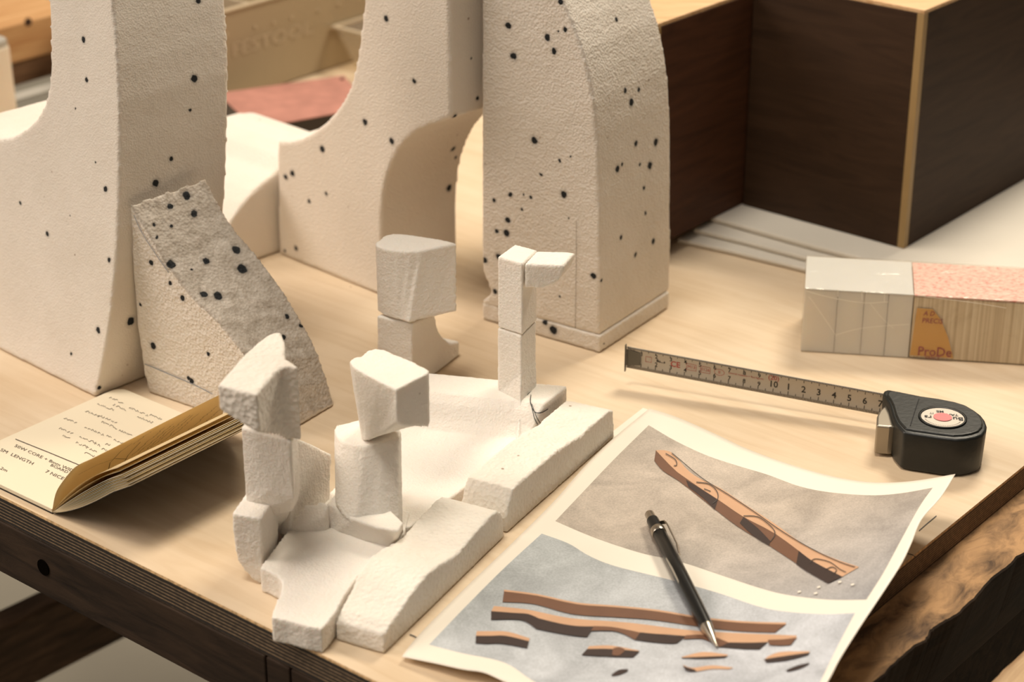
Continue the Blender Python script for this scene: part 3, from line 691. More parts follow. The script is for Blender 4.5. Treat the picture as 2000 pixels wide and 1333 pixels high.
# writing
wr = Acc()
def onleft(x, y): p = G(x, y, Ltop); return p
rw = random.Random(11)
def scribble(fn, x0, y0, dx, dy, n, size, lw):
    """one handwritten word: n letters advancing by (dx,dy)"""
    d = Vector((dx, dy)).normalized(); u = Vector((-d.y, d.x))*-1; u = Vector((.25, -1)).normalized()
    p = Vector((x0, y0)); pts = [p.copy()]
    for k in range(n):
        for _ in range(3):
            p = p+d*size*.33; pts.append(p+u*size*rw.uniform(-.1, .75)+d*rw.uniform(-1, 1)*.4)
        if rw.random() < .35:
            wr.line(fn, pts, lw); p = p+d*size*.35; pts = [p.copy()]
    if len(pts) > 1: wr.line(fn, pts, lw)
words = [(213, 778, 5), (220, 792, 5), (190, 790, 6), (252, 798, 7), (292, 812, 5), (166, 804, 5), (190, 812, 7), (198, 826, 6), (124, 818, 5), (232, 842, 5), (165, 836, 6), (268, 815, 6), (115, 838, 5), (122, 852, 3), (155, 854, 6), (148, 866, 4), (184, 868, 2), (208, 852, 2), (205, 868, 2), (222, 860, 4), (168, 876, 4), (198, 878, 4), (165, 886, 6), (240, 870, 3)]
for x, y, n in words: scribble(onleft, x, y, 1, .42, n, 5.2, .9)
wr.line(onleft, [(30, 858), (95, 884), (165, 913)], 1.6)
def leftxy(px, py): return onleft(px, py)
def wtext(t, px, py, size, slope=.44):
    v, f = text2d(t, size, 0, .25, 'LEFT'); d = Vector((1, slope)).normalized(); u = Vector((.35, -.8))
    wr.add([onleft(px+d.x*a+u.x*b*.8, py+d.y*a+u.y*b*.8) for a, b in v], f)
wtext('50W CORE + 8mm WIDE', 28, 870, 12); wtext('BOARD', 98, 908, 11); wtext('SM  LENGTH', 0, 878, 12.5); wtext('7 NICE', 88, 920, 13); wtext('2m', 0, 914, 12)
wr.build('handwriting', ink, nb)
wl = Acc()
def onleaf(s, t):              # s along spine 0..1, t up the leaf 0..1
    a = leaf(t, s); b = leaf(t, min(1, s+.01)); c2 = leaf(min(1, t+.01), s); n = (b-a).cross(c2-a).normalized()
    if n.dot(EYE-a) < 0: n = -n
    return a+n*.0004
for (s0_, t0_, n_l, sz) in [(.42, .35, 6, .028), (.46, .32, 7, .026), (.50, .30, 6, .026), (.54, .34, 8, .024), (.60, .35, 7, .024), (.66, .4, 6, .022), (.76, .35, 7, .02), (.84, .3, 6, .02), (.38, .65, 4, .03)]:
    p = Vector((s0_, t0_)); pts = [p.copy()]
    for k in range(n_l*3):
        p = p+Vector((.008, sz*.8)); pts.append(p+Vector((rw.uniform(-.012, .012), rw.uniform(-.01, .01))))
    wl.line(onleaf, [q for q in pts if q.y < .97], .0035)
wl.line(onleaf, [(.08, .45), (.18, .50), (.30, .46), (.40, .30)], .004)
wl.line(onleaf, [(.30, .15), (.28, .4), (.31, .6), (.36, .7)], .004); wl.line(onleaf, [(.37, .12), (.39, .4), (.43, .62)], .004)
wl.build('handwriting', ink, nb)

# ------------------------------------------------------------------ photo print
def interp(y, pts):
    if y <= pts[0][0]: return pts[0][1]
    for (a, b), (c_, d_) in zip(pts, pts[1:]):
        if y <= c_: return b+(d_-b)*(y-a)/(c_-a)
    return pts[-1][1]+(pts[-1][1]-pts[-2][1])*(y-pts[-1][0])/(pts[-1][0]-pts[-2][0])
XR = [(927, 1866), (972, 1838), (1016, 1800), (1063, 1780), (1104, 1760), (1157, 1726), (1223, 1682), (1288, 1641), (1333, 1617), (1430, 1556)]
ZR = [(927, .031), (1060, .029), (1172, .026), (1333, .022), (1430, .02)]
def pz(x, y):
    t = min(1, max(0, 1-(interp(y, XR)-x)/430.0))
    z = .0014+interp(y, ZR)*t**1.8
    z += .003*math.exp(-((x-1262)**2+(y-800)**2)/60.0**2)
    yb = 1284+(x-785)*.2
    z += .0045*math.exp(-((max(0, yb+10-y))/38.0)**2)*(1 if x > 785 else 1)*(.35+.65*min(1, abs(x-785)/120.0))
    z += .0006*(1+math.sin(x*.013+y*.021))
    return z
def onp(x, y, e=0.0): return G(x, y, pz(x, y)+e)
def coons(top, right, bottom, left, lift=0.0):
    T, R_, B_c, L_c = [smoothline([Vector(p) for p in q], 6) for q in (top, right, bottom, left)]
    def fn(u, v):
        t, b, l, r = poly(T, u), poly(B_c, u), poly(L_c, v), poly(R_, v)
        p = t*(1-v)+b*v+l*(1-u)+r*u-(T[0]*(1-u)*(1-v)+T[-1]*u*(1-v)+B_c[0]*(1-u)*v+B_c[-1]*u*v)
        return onp(p.x, p.y, lift)
    return fn
paper_m = simple('photo paper', (.84, .775, .67, 1), .45, var=.02, vscale=20)
prn = root('photo_print', 'curling photo print sheet with two pictures of wooden pieces, lying right of the foam maquette', 'print', onp(1200, 1100))
P_top = [(1268, 799), (1300, 808), (1340, 823), (1400, 850), (1460, 878), (1540, 907), (1620, 930), (1700, 943), (1780, 941), (1866, 927)]
P_right = [(b, a) for a, b in XR]
P_left = [(1268, 799), (1198, 857), (1140, 914), (1082, 980), (1000, 1062), (900, 1158), (814, 1246), (785, 1284)]
P_bot = [(785, 1284), (850, 1297), (905, 1309), (945, 1315), (990, 1335), (1100, 1385), (1300, 1430), (1556, 1430)]
grid('sheet', coons(P_top, P_right, P_bot, P_left), 80, 80, paper_m, prn, thick=.0002)
def print_mat(name, warm, cool, dirr, lo, hi_):
    m, N, L, B = newmat(name); B.inputs['Roughness'].default_value = .5; B.inputs['Specular IOR Level'].default_value = .3
    tc = N.new('ShaderNodeTexCoord'); d = N.new('ShaderNodeVectorMath'); d.operation = 'DOT_PRODUCT'; d.inputs[1].default_value = tuple(dirr); L.new(tc.outputs['Object'], d.inputs[0])
    nz = N.new('ShaderNodeTexNoise'); nz.inputs['Scale'].default_value = 26; nz.inputs['Detail'].default_value = 7; nz.inputs['Roughness'].default_value = .6; nz.inputs['Distortion'].default_value = .8; L.new(tc.outputs['Object'], nz.inputs['Vector'])
    s = N.new('ShaderNodeMath'); s.operation = 'MULTIPLY_ADD'; s.inputs[1].default_value = 1/(hi_-lo); s.inputs[2].default_value = -lo/(hi_-lo); L.new(d.outputs['Value'], s.inputs[0])
    r = ramp(N, [(0, warm), (1, cool)]); L.new(s.outputs[0], r.inputs[0])
    r2 = ramp(N, [(.3, (.72, .72, .72, 1)), (.7, (1.18, 1.18, 1.18, 1))]); L.new(nz.outputs[0], r2.inputs[0])
    mx = N.new('ShaderNodeMix'); mx.data_type = 'RGBA'; mx.blend_type = 'MULTIPLY'; mx.inputs[0].default_value = 1; L.new(r.outputs[0], mx.inputs[6]); L.new(r2.outputs[0], mx.inputs[7])
    g = N.new('ShaderNodeTexNoise'); g.inputs['Scale'].default_value = 900; L.new(tc.outputs['Object'], g.inputs['Vector'])
    r3 = ramp(N, [(.3, (.85, .85, .85, 1)), (.7, (1.1, 1.1, 1.1, 1))]); L.new(g.outputs[0], r3.inputs[0])
    m2 = N.new('ShaderNodeMix'); m2.data_type = 'RGBA'; m2.blend_type = 'MULTIPLY'; m2.inputs[0].default_value = 1; L.new(mx.outputs[2], m2.inputs[6]); L.new(r3.outputs[0], m2.inputs[7])
    L.new(m2.outputs[2], B.inputs['Base Color']); return m
o1 = prn.location
bg1 = print_mat('printed grey cloth', (.50, .43, .36, 1), (.30, .32, .355, 1), (.25, -1, 0), -.03, .16)
bg2 = print_mat('printed pale cloth', (.44, .465, .475, 1), (.54, .56, .60, 1), (.6, -1, 0), -.02, .14)
wl_ = simple('printed light wood', (.56, .335, .20, 1), .7, var=.12, vscale=60); wm_ = simple('printed mid wood', (.15, .068, .035, 1), .7, var=.2, vscale=60)
wd_ = simple('printed dark wood', (.032, .016, .012, 1), .7, var=.25, vscale=60); lnk = simple('printed ink line', (.05, .04, .035, 1), .5)
shd = simple('printed cast shade', (.16, .18, .20, 1), .5)
def picture(name, fn, mat):
    return grid(name, fn, 60, 40, mat, prn)
pic1 = picture('upper_picture', coons([(1267, 831), (1320, 862), (1380, 890), (1440, 910), (1500, 928), (1560, 950), (1620, 962), (1700, 968), (1760, 964), (1822, 953)], [(1822, 953), (1796, 990), (1760, 1055), (1725, 1120), (1692, 1172)],
               [(1085, 1018), (1160, 1050), (1250, 1080), (1330, 1098), (1400, 1121), (1480, 1148), (1540, 1163), (1620, 1172), (1692, 1172)], [(1267, 831), (1200, 897), (1140, 960), (1085, 1018)], .0003), bg1)
pic2 = picture('lower_picture', coons([(1058, 1043), (1110, 1062), (1150, 1086), (1200, 1106), (1300, 1131), (1400, 1158), (1500, 1190), (1600, 1200), (1670, 1198)], [(1670, 1198), (1640, 1255), (1602, 1333), (1570, 1400)],
               [(838, 1260), (900, 1276), (985, 1295), (1045, 1333), (1120, 1365), (1300, 1405), (1570, 1400)], [(1058, 1043), (985, 1110), (910, 1185), (838, 1260)], .0003), bg2)
class Pic(Acc):
    def strip(s, a, b, i, e=.0007, n=60, smooth_=3):
        A = smoothline([Vector(p) for p in a], smooth_); B = smoothline([Vector(p) for p in b], smooth_); v = []
        for k in range(n+1):
            p, q = poly(A, k/n), poly(B, k/n)
            for r in range(4):
                w_ = p.lerp(q, r/3); v.append(onp(w_.x, w_.y, e))
        s.add(v, [(4*k+r, 4*k+r+1, 4*k+r+5, 4*k+r+4) for k in range(n) for r in range(3)], i)
z7 = lambda L_: [(780+x*.56, 780+y*.56) for x, y in L_]
U = [(1281, 880), (1312, 884), (1351, 926), (1407, 954), (1452, 984), (1514, 1024), (1564, 1060), (1620, 1088), (1678, 1108)]
Mi = [(1281, 880), (1300, 901), (1322, 922), (1368, 954), (1402, 976), (1452, 1010), (1514, 1043), (1586, 1096), (1645, 1127)]
Wl = [(1278, 900), (1295, 920), (1329, 942), (1396, 996), (1441, 1029), (1502, 1066), (1575, 1116), (1617, 1140)]
p1 = Pic()
p1.strip(U, Mi, 0); p1.strip([(1281, 880), (1322, 922), (1368, 954), (1402, 976)], [(1278, 900), (1295, 920), (1329, 942), (1390, 990)], 1, e=.0008)
p1.strip([(1402, 976), (1452, 1010), (1514, 1043), (1575, 1088)], [(1390, 990), (1441, 1029), (1502, 1066), (1565, 1108)], 1, e=.0008)
p1.strip([(1340, 938), (1368, 955), (1402, 977)], [(1345, 952), (1375, 975), (1396, 996)], 2, e=.0010, n=20)
p1.strip([(1452, 1010), (1480, 1032), (1505, 1058)], [(1445, 1022), (1470, 1046), (1502, 1066)], 2, e=.0010, n=20)
p1.strip([(1560, 1076), (1586, 1096), (1645, 1127)], [(1555, 1102), (1575, 1116), (1617, 1140)], 2, e=.0010, n=30)
on1 = lambda x, y: onp(x, y, .0013)
for L_ in ([(1312, 885), (1330, 900), (1372, 935), (1420, 965), (1470, 998), (1530, 1040), (1590, 1075), (1640, 1098), (1670, 1108)],
           [(1300, 886), (1318, 897), (1322, 908), (1316, 910)],
           [(1360, 942), (1385, 946), (1400, 960), (1402, 974), (1392, 984)], [(1375, 955), (1388, 960)],
           [(1452, 1008), (1480, 1010), (1505, 1028), (1514, 1043), (1505, 1058)],
           [(1582, 1100), (1592, 1092), (1620, 1098), (1640, 1112), (1652, 1118)], [(1612, 1113), (1625, 1108), (1634, 1114), (1628, 1121)]):
    p1.line(on1, smoothline([Vector(p) for p in L_], 4), 1.5, 3)
for x, y in ((1596, 1148), (1637, 1138), (1662, 1143), (1558, 1157), (1590, 1160)): p1.line(on1, [(x, y), (x+6, y-1.5)], 3, 5)
o = p1.build('printed_beam', [wl_, wm_, wd_, lnk, shd, paper_m], prn); own_ = pic1
o.parent = pic1
p2 = Pic()
Z = z7
at = [(365, 665), (480, 680), (620, 710), (750, 720), (900, 735), (1050, 760), (1200, 775), (1348, 780)]
p2.strip(Z(at), Z([(x, y+7) for x, y in at]), 0)
p2.strip(Z([(x, y+6) for x, y in at]), Z([(360, 708), (470, 715), (600, 750), (740, 760), (880, 770), (1050, 795), (1180, 810), (1310, 815)]), 1, e=.0008)
p2.strip(Z([(365, 671), (480, 686), (620, 716)]), Z([(360, 708), (470, 715), (600, 748)]), 2, e=.0009, n=20) if False else None
p2.strip(Z([(330, 722), (450, 735), (600, 765), (800, 780), (1000, 805), (1150, 815), (1385, 825)]), Z([(320, 742), (440, 750), (490, 768), (600, 790), (700, 797), (840, 815), (1000, 827), (1150, 850), (1280, 848), (1385, 838)]), 0)
p2.strip(Z([(320, 740), (400, 746), (450, 750), (490, 767)]), Z([(320, 770), (400, 769), (440, 776), (478, 802)]), 2, e=.0009, n=24)
p2.strip(Z([(490, 766), (560, 783), (620, 792), (680, 793)]), Z([(478, 802), (560, 818), (620, 827), (655, 830)]), 2, e=.0009, n=24)
p2.strip(Z([(680, 792), (740, 795), (800, 806), (840, 815)]), Z([(668, 808), (740, 808), (780, 818), (822, 840)]), 1, e=.0010, n=24)
p2.strip(Z([(840, 814), (900, 820), (960, 826), (1000, 826)]), Z([(822, 840), (880, 848), (940, 853), (968, 852)]), 2, e=.0009, n=24)
p2.strip(Z([(1000, 824), (1060, 822), (1100, 830), (1150, 850)]), Z([(990, 838), (1050, 836), (1085, 848), (1115, 865)]), 1, e=.0010, n=24)
p2.strip(Z([(1150, 849), (1220, 850), (1285, 848)]), Z([(1115, 865), (1200, 872), (1255, 873)]), 2, e=.0009, n=24)
p2.strip(Z([(1285, 840), (1340, 838), (1385, 832)]), Z([(1290, 858), (1330, 860), (1365, 858)]), 1, e=.0010, n=24)
p2.strip(Z([(270, 810), (320, 810), (380, 812), (455, 835)]), Z([(267, 826), (320, 826), (372, 826), (452, 845)]), 0, n=24)
p2.strip(Z([(267, 826), (320, 826), (372, 826), (452, 845)]), Z([(266, 852), (310, 854), (355, 853), (446, 869)]), 2, e=.0009, n=24)
p2.strip(Z([(662, 862), (740, 860), (838, 878)]), Z([(655, 872), (740, 872), (820, 884)]), 0, n=20)
p2.strip(Z([(655, 872), (740, 872), (838, 880)]), Z([(635, 893), (740, 899), (815, 901)]), 2, e=.0009, n=20)
p2.strip(Z([(745, 870), (765, 865), (785, 872)]), Z([(742, 892), (765, 895), (785, 880)]), 1, e=.0011, n=12)
p2.strip(Z([(985, 900), (1060, 882), (1147, 892)]), Z([(985, 903), (1060, 899), (1140, 898)]), 0, n=20)
p2.strip(Z([(985, 902), (1060, 899), (1145, 896)]), Z([(985, 904), (1060, 906), (1135, 902)]), 2, e=.0009, n=20)
p2.strip(Z([(988, 926), (1020, 938), (1090, 929), (1165, 937)]), Z([(1010, 950), (1040, 950), (1090, 942), (1150, 943)]), 0, n=20)
p2.strip(Z([(988, 930), (1010, 938), (1030, 944)]), Z([(1000, 948), (1018, 951), (1036, 950)]), 2, e=.0009, n=12)
p2.strip(Z([(1285, 898), (1330, 882), (1432, 880)]), Z([(1270, 912), (1340, 900), (1425, 888)]), 0, n=20)
p2.strip(Z([(1272, 908), (1340, 897), (1432, 884)]), Z([(1280, 919), (1350, 912), (1425, 893)]), 2, e=.0009, n=20)
p2.strip(Z([(1348, 946), (1385, 930), (1430, 920)]), Z([(1355, 952), (1395, 942), (1428, 926)]), 2, n=12)
p2.strip(Z([(738, 963), (765, 945), (798, 942)]), Z([(745, 967), (770, 962), (796, 950)]), 2, n=12)
for L_ in (Z([(250, 690), (300, 700), (355, 705)]), Z([(230, 765), (280, 770), (318, 768)])): 
    pass
o = p2.build('printed_pieces', [wl_, wm_, wd_, lnk, shd], prn); o.parent = pic2
# sheet beneath
under = root('paper_sheet', 'plain sheet peeking out under the top left corner of the curling photo print', 'paper', G(1240, 840, .0006))
def und(u, v):
    q = [(1256, 797), (1330, 822), (1300, 900), (1185, 852)]
    a = Vector(q[0]).lerp(Vector(q[1]), u); b = Vector(q[3]).lerp(Vector(q[2]), u); p = a.lerp(b, v)
    return G(p.x, p.y, .0005+.0006*0)
grid('sheet', und, 4, 4, paper_m, under)

# ------------------------------------------------------------------ mechanical pencil
blk = simple('glossy black plastic', (.007, .0075, .0075, 1), .3); mtl = simple('brushed steel', (.50, .45, .38, 1), .28, metal=1)
silver = simple('worn silver print', (.45, .42, .36, 1), .4, metal=.6)
R0 = .0041
pa = onp(1268, 1004, R0+.0028); pb_ = onp(1402, 1268, .0016)
pen = root('mechanical_pencil', 'black mechanical pencil with steel tip and clip lying across the photo print', 'pencil', (pa+pb_)/2-Zv*.003)
pd = (pb_-pa); PLn = pd.length; pd.normalize()
ph = pd.cross(Zv).normalized(); pv = ph.cross(pd).normalized()
if pv.z < 0: pv = -pv
def lathe(name, prof, mat, seg=28, hexa=False):
    v = []; f = []
    for s_, r_ in prof:
        for q in range(seg):
            a = 2*math.pi*q/seg; rr = r_
            v.append(pa+pd*(s_*PLn)+(ph*math.cos(a)+pv*math.sin(a))*rr-pen.location)
    for k in range(len(prof)-1): f += [(k*seg+q, k*seg+(q+1) % seg, (k+1)*seg+(q+1) % seg, (k+1)*seg+q) for q in range(seg)]
    f += [tuple(range(seg))[::-1], tuple(range((len(prof)-1)*seg, len(prof)*seg))]
    o = mesh(name, v, f, mat, pen, smooth=True)
    o.modifiers.new('edges', 'EDGE_SPLIT').split_angle = .6
    return o
lathe('push_button', [(0, .0024), (.006, .0028), (.055, .0028), (.056, .0022)], mtl)
lathe('upper_barrel', [(.052, .0030), (.056, .0035), (.135, .0038), (.137, .003)], blk)
lathe('ring', [(.134, .0042), (.138, .0044), (.166, .0044), (.170, .0042)], mtl)
lathe('barrel', [(.168, .0036), (.172, .0040), (.50, .0042), (.70, .0041), (.80, .0038), (.852, .0035), (.855, .0030)], blk, seg=12)
lathe('tip_cone', [(.850, .0034), (.862, .0033), (.93, .0018), (.965, .0009), (.985, .0007), (.986, .0003)], mtl)
lathe('lead', [(.984, .0003), (.999, .00025)], simple('lead', (.02, .02, .02, 1), .5), seg=8)
ca = .9*pv+.9*ph*(1 if ph.x > 0 else -1)*-1
out = (pv*.55+(ph if ph.x > 0 else -ph)*.85).normalized(); sdw = out.cross(pd).normalized()
cl = Acc()
cpts = [(.10, .0036, .0012), (.115, .0062, .0014), (.14, .0070, .0017), (.30, .0066, .0013), (.345, .0054, .0011), (.362, .0052, .0009)]
vv = []
for s_, r_, w_ in cpts:
    c_ = pa+pd*s_*PLn+out*r_; vv += [c_-sdw*w_, c_+sdw*w_, c_+sdw*w_-out*.0007, c_-sdw*w_-out*.0007]
ff = [(4*k+q, 4*k+(q+1) % 4, 4*k+4+(q+1) % 4, 4*k+4+q) for k in range(len(cpts)-1) for q in range(4)]+[(3, 2, 1, 0), tuple(range(4*len(cpts)-4, 4*len(cpts)))]
mesh('clip', [p-pen.location for p in vv], ff, mtl, pen)
gr = Acc()
def onbarrel(s_, a_):
    r_ = .00425 if s_ < .7 else .0041; d_ = out*math.cos(a_)+sdw*math.sin(a_); return pa+pd*s_*PLn+d_*r_
for k in range(14): gr.add([onbarrel(.655+k*.0115, -.42), onbarrel(.655+k*.0115, .2), onbarrel(.659+k*.0115, .2), onbarrel(.659+k*.0115, -.42)], [(0, 1, 2, 3)])
lft = -1
oth = (pv*.25-(ph if ph.x > 0 else -ph)*.95).normalized(); osd = oth.cross(pd).normalized()
def onb2(s_, a_): return pa+pd*s_*PLn+(oth*math.cos(a_)+osd*math.sin(a_))*.00428
gr.add([onb2(.37, .05), onb2(.37, .28), onb2(.45, .42), onb2(.55, .35), onb2(.56, .12), onb2(.46, .10)], [(0, 1, 2, 3, 4, 5)])
gr.build('silver_print', silver, pen)

# ------------------------------------------------------------------ tape measure
tm = root('tape_measure', 'black pocket tape measure lying flat with its steel blade pulled out to the left', 'tape measure', G(1820, 870, 0))
plastic = simple('scuffed black plastic', (.009, .0105, .0095, 1), .42, bump=.15, bscale=300, var=.4, vscale=120)
ztop = .0285
z8 = lambda L_: [(1650+x*.155, 740+y*.155) for x, y in L_]
top_px = z8([(478, 190), (490, 150), (540, 130), (700, 160), (940, 210), (1180, 245), (1400, 290), (1540, 335), (1640, 395), (1720, 455), (1770, 520), (1795, 590), (1785, 650), (1740, 705), (1650, 740), (1530, 762), (1400, 768), (1200, 745), (1000, 715), (860, 695), (740, 672), (690, 620), (640, 560), (600, 470), (560, 330), (520, 250)])
tp = [G(x, y, ztop-.0022) for x, y in top_px]
cx = sum((p for p in tp), Vector())/len(tp)
bt_ = [Vector((cx.x+(p.x-cx.x)*.975, cx.y+(p.y-cx.y)*.975, .0006)) for p in tp]
sh = solid('case', bt_, tp, plastic, tm, bevel=.0022, seg=4, smooth=True)
sh.data.shade_flat() if False else None
# raised face plate
tp2 = [Vector((cx.x+(p.x-cx.x)*.93, cx.y+(p.y-cx.y)*.90, ztop-.0026)) for p in tp]
tp3 = [Vector((cx.x+(p.x-cx.x)*.91, cx.y+(p.y-cx.y)*.87, ztop-.0010)) for p in tp]
solid('face_plate', tp2, tp3, plastic, tm, bevel=.0006)
ztop -= .0010
gm = Acc(); ong = lambda x, y: G(x, y, ztop+.00025)
gm.line(ong, [(1795, 779), (1786, 806), (1778, 832)], 1.8)
gm.build('seam', simple('seam darkness', (.003, .003, .003, 1), .8), tm)
# label
lc = G(1841, 817, ztop)
def ringv(r, z, n=40): return [lc+Vector((math.cos(2*math.pi*k/n)*r, math.sin(2*math.pi*k/n)*r, z)) for k in range(n)]
v_ = ringv(.0142, .0001)+ringv(.0146, .0008)+ringv(.0132, .0008)+ringv(.0130, .0002); n = 40
f_ = [(r*n+k, r*n+(k+1) % n, (r+1)*n+(k+1) % n, (r+1)*n+k) for r in range(3) for k in range(n)]
mesh('label_rim', [p-tm.location for p in v_], f_, plastic, tm, smooth=True)
lb = mesh('label', [p-tm.location for p in ringv(.0130, .0003)], [tuple(range(40))], simple('white label', (.62, .55, .46, 1), .5), tm)
lt = Acc(); ux = Vector((math.cos(math.radians(-8)), math.sin(math.radians(-8)), 0)); uy = Vector((-ux.y, ux.x, 0))
def onl(x, y, e=.0006): return lc-ux*x-uy*y+Zv*e        # the label reads upside down from here
lt.text(onl, 'Bu', .0062, -.0092, .0006, bold=.0001, i=0); lt.text(onl, 'rs', .0060, .0088, .0006, bold=.0001, i=0)
lt.text(onl, 'TAPE', .0036, -.0055, -.0042, i=0, bold=.00008); lt.text(onl, 'ME', .0036, .0012, -.0078, i=0, bold=.00008); lt.text(onl, 'IT', .0032, .0065, -.0048, i=0)
for k in range(26):
    a = math.radians(20+k*5.4); r = .0112
    lt.add([onl(math.cos(a)*r-.0002, math.sin(a)*r-.0002), onl(math.cos(a)*r+.0002, math.sin(a)*r-.0002), onl(math.cos(a)*r+.0002, math.sin(a)*r+.0004), onl(math.cos(a)*r-.0002, math.sin(a)*r+.0004)], [(0, 1, 2, 3)], 0)
lt.add([lc+ux*(math.cos(t)*.0056+.0)-uy*0+uy*math.sin(t)*.0054+Zv*.0008 for t in [2*math.pi*k/28 for k in range(28)]], [tuple(range(28))], 1)
lt.build('label_print', [simple('label ink', (.02, .02, .02, 1), .6), simple('pink spot', (.78, .20, .20, 1), .6)], tm)
bpy.data.objects['label_print'].parent = lb
# metal lock at the mouth
lk = z8([(400, 540), (405, 470), (440, 400), (500, 345), (562, 305), (640, 320), (640, 600), (562, 605), (400, 590)])
lkt = [G(x, y, .0215) for x, y in lk]
solid('lock_lever', down(lkt, .002), lkt, simple('worn brushed metal', (.36, .32, .26, 1), .38, metal=.85), tm, bevel=.0012, seg=3)
# hanging loop at the back
lp = PL(1903, 878, tp[12], Vector((0, -1, 0)))
pth = [lp+Vector((math.sin(t)*.003-.001, -.0015, math.cos(t)*.0045)) for t in np.linspace(.3, 3.0, 9)]
vv, ff = tube(pth, .0006, 8); mesh('wrist_loop', [p-tm.location for p in vv], ff, simple('pale loop', (.5, .45, .35, 1), .4), tm)
# blade
bl = G(1222, 751); brr = G(1738, 836)
zl = HT(1222, 751, 719); zr_ = HT(1722, 832, 812)
BH = .0155; BL = (brr-bl).length; bd = (brr-bl).normalized(); bnrm = Vector((bd.y, -bd.x, 0))
if bnrm.y > 0: bnrm = -bnrm
L17 = (bl-G(1715, 832)).length/.170         # metres per drawn metre so that 17 sits at the mouth
def blade(s_, t_, e=0.0):     # s metres from the hook, t 0..1 upwards
    k = s_/BL; z = zl*(1-k)+zr_*k
    return bl+bd*s_+Zv*(z+BH*t_)+bnrm*(e-.0016*4*(t_-.5)**2*-1*0.6-.0016)
blm = simple('satin steel blade', (.42, .38, .32, 1), .35, metal=.35)
grid('blade', lambda u, v: blade(u*BL, v), 40, 8, blm, tm, thick=.0002)
bm_ = Acc(); fb_ = lambda s_, t_: blade(s_*L17, t_/BH, .00035)
for mmk in range(1, 176):
    ln = .0044 if mmk % 10 == 0 else (.0034 if mmk % 5 == 0 else .0021)
    s_ = mmk*.001; wdt = .0002
    bm_.add([fb_(s_-wdt, .0003), fb_(s_+wdt, .0003), fb_(s_+wdt, ln), fb_(s_-wdt, ln)], [(0, 1, 2, 3)], 0)
    lu = ln*.75
    bm_.add([fb_(s_-wdt, BH-.0003), fb_(s_+wdt, BH-.0003), fb_(s_+wdt, BH-lu), fb_(s_-wdt, BH-lu)], [(0, 1, 2, 3)], 0)
for k in range(1, 10):
    if k > 1: bm_.text(fb_, str(k), .0042, k*.01+.0004, .0056, bold=.00005)
    bm_.text(fb_, str(k), .0042, k*.01+.0004, .0114, bold=.00005)
bm_.text(fb_, '10', .0062, .1000, .0072, bold=.0001); bm_.text(fb_, '(20)', .0046, .1000, .0118, i=1, bold=.00005)
for k in range(1, 8): bm_.text(fb_, str(k), .0062, .1+k*.01, .0074, bold=.0001)
bm_.text(fb_, 'CE', .0056, .0335, .0083, i=1, bold=.00012)
for x_, t_ in ((.0445, 'M13'), (.054, '0126')):
    bm_.text(fb_, t_, .0030, x_, .0086, i=1)
    for a_, b_ in (((-.0033, -.0022), (.0033, -.0022)), ((.0033, -.0022), (.0033, .0022)), ((.0033, .0022), (-.0033, .0022)), ((-.0033, .0022), (-.0033, -.0022))):
        bm_.line(lambda x, y: fb_(x, y), [(x_+a_[0], .0086+a_[1]), (x_+b_[0], .0086+b_[1])], .00025, 1)
bm_.text(fb_, 'II', .0032, .0635, .0087, i=1)
bm_.line(fb_, [(.0635+math.cos(t)*.0034, .0087+math.sin(t)*.0022) for t in np.linspace(0, 6.3, 20)], .00025, 1)
bm_.text(fb_, 'internal measure = Red figures', .0019, .0815, .0096, i=1)
bm_.text(fb_, 'Bu....s', .0026, .0235, .0086, bold=.0001); bm_.line(fb_, [(.013, .0066), (.017, .0066), (.017, .0104), (.013, .0104), (.013, .0066)], .0003, 1)
bm_.build('blade_markings', [simple('black scale ink', (.02, .018, .015, 1), .6), simple('red scale ink', (.38, .06, .05, 1), .6)], tm)
hk = Acc()
def hkp(s_, t_): return blade(s_, t_, .0008)
hk.add([blade(-.0006, -.12, 0), blade(-.0006, 1.12, 0), blade(-.0006, 1.12, .0022), blade(-.0006, -.12, .0022), blade(0, -.12, 0), blade(0, 1.12, 0), blade(0, 1.12, .0022), blade(0, -.12, .0022)], [(0, 1, 2, 3), (4, 7, 6, 5), (0, 4, 5, 1), (1, 5, 6, 2), (2, 6, 7, 3), (3, 7, 4, 0)])
hk.add([hkp(0, .12), hkp(0, .88), hkp(.0095, .78), hkp(.0095, .22)], [(0, 1, 2, 3)])
hk.build('end_hook', simple('dull hook metal', (.12, .115, .10, 1), .4, metal=.8), tm)

# ------------------------------------------------------------------ wrapped pack
pk = root('wrapped_pack', 'clear plastic-wrapped pack of white blocks with red-speckled top and orange label at the right edge', 'pack', G(1780, 640))
hp = HT(1567, 688, 562)
w0 = G(1566, 688); wx = (G(2000, 716)-w0).normalized(); wy = Vector((-wx.y, wx.x, 0))
dep = float(min(np.linspace(.02, .15, 400), key=lambda t: abs(PX(G(1572, 562, hp)+wy*float(t))[1]-498)))
def wp(a, d, z): return Vector((w0.x, w0.y, 0))+wx*a+wy*d+Zv*z
def a_pack(x, y): return (PL(x, y, w0, wy)-w0).dot(wx)
aS = a_pack(1779, 640)
whiteblk = simple('white board stack', (.80, .75, .67, 1), .7, var=.05, vscale=40)
for n_ in whiteblk.node_tree.nodes:
    if n_.type == 'BSDF_PRINCIPLED': n_.inputs['Subsurface Weight'].default_value = .35; n_.inputs['Subsurface Radius'].default_value = (.02, .014, .009); n_.inputs['Subsurface Scale'].default_value = 1
def wbox(name, a0, a1, d0, d1, z0, z1, mat, bev=.001):
    q = [(a0, d0), (a1, d0), (a1, d1), (a0, d1)]
    return solid(name, [wp(a, d, z0) for a, d in q], [wp(a, d, z1) for a, d in q], mat, pk, bevel=bev)
seg_px = [1567, 1632, 1684, 1731, 1779]
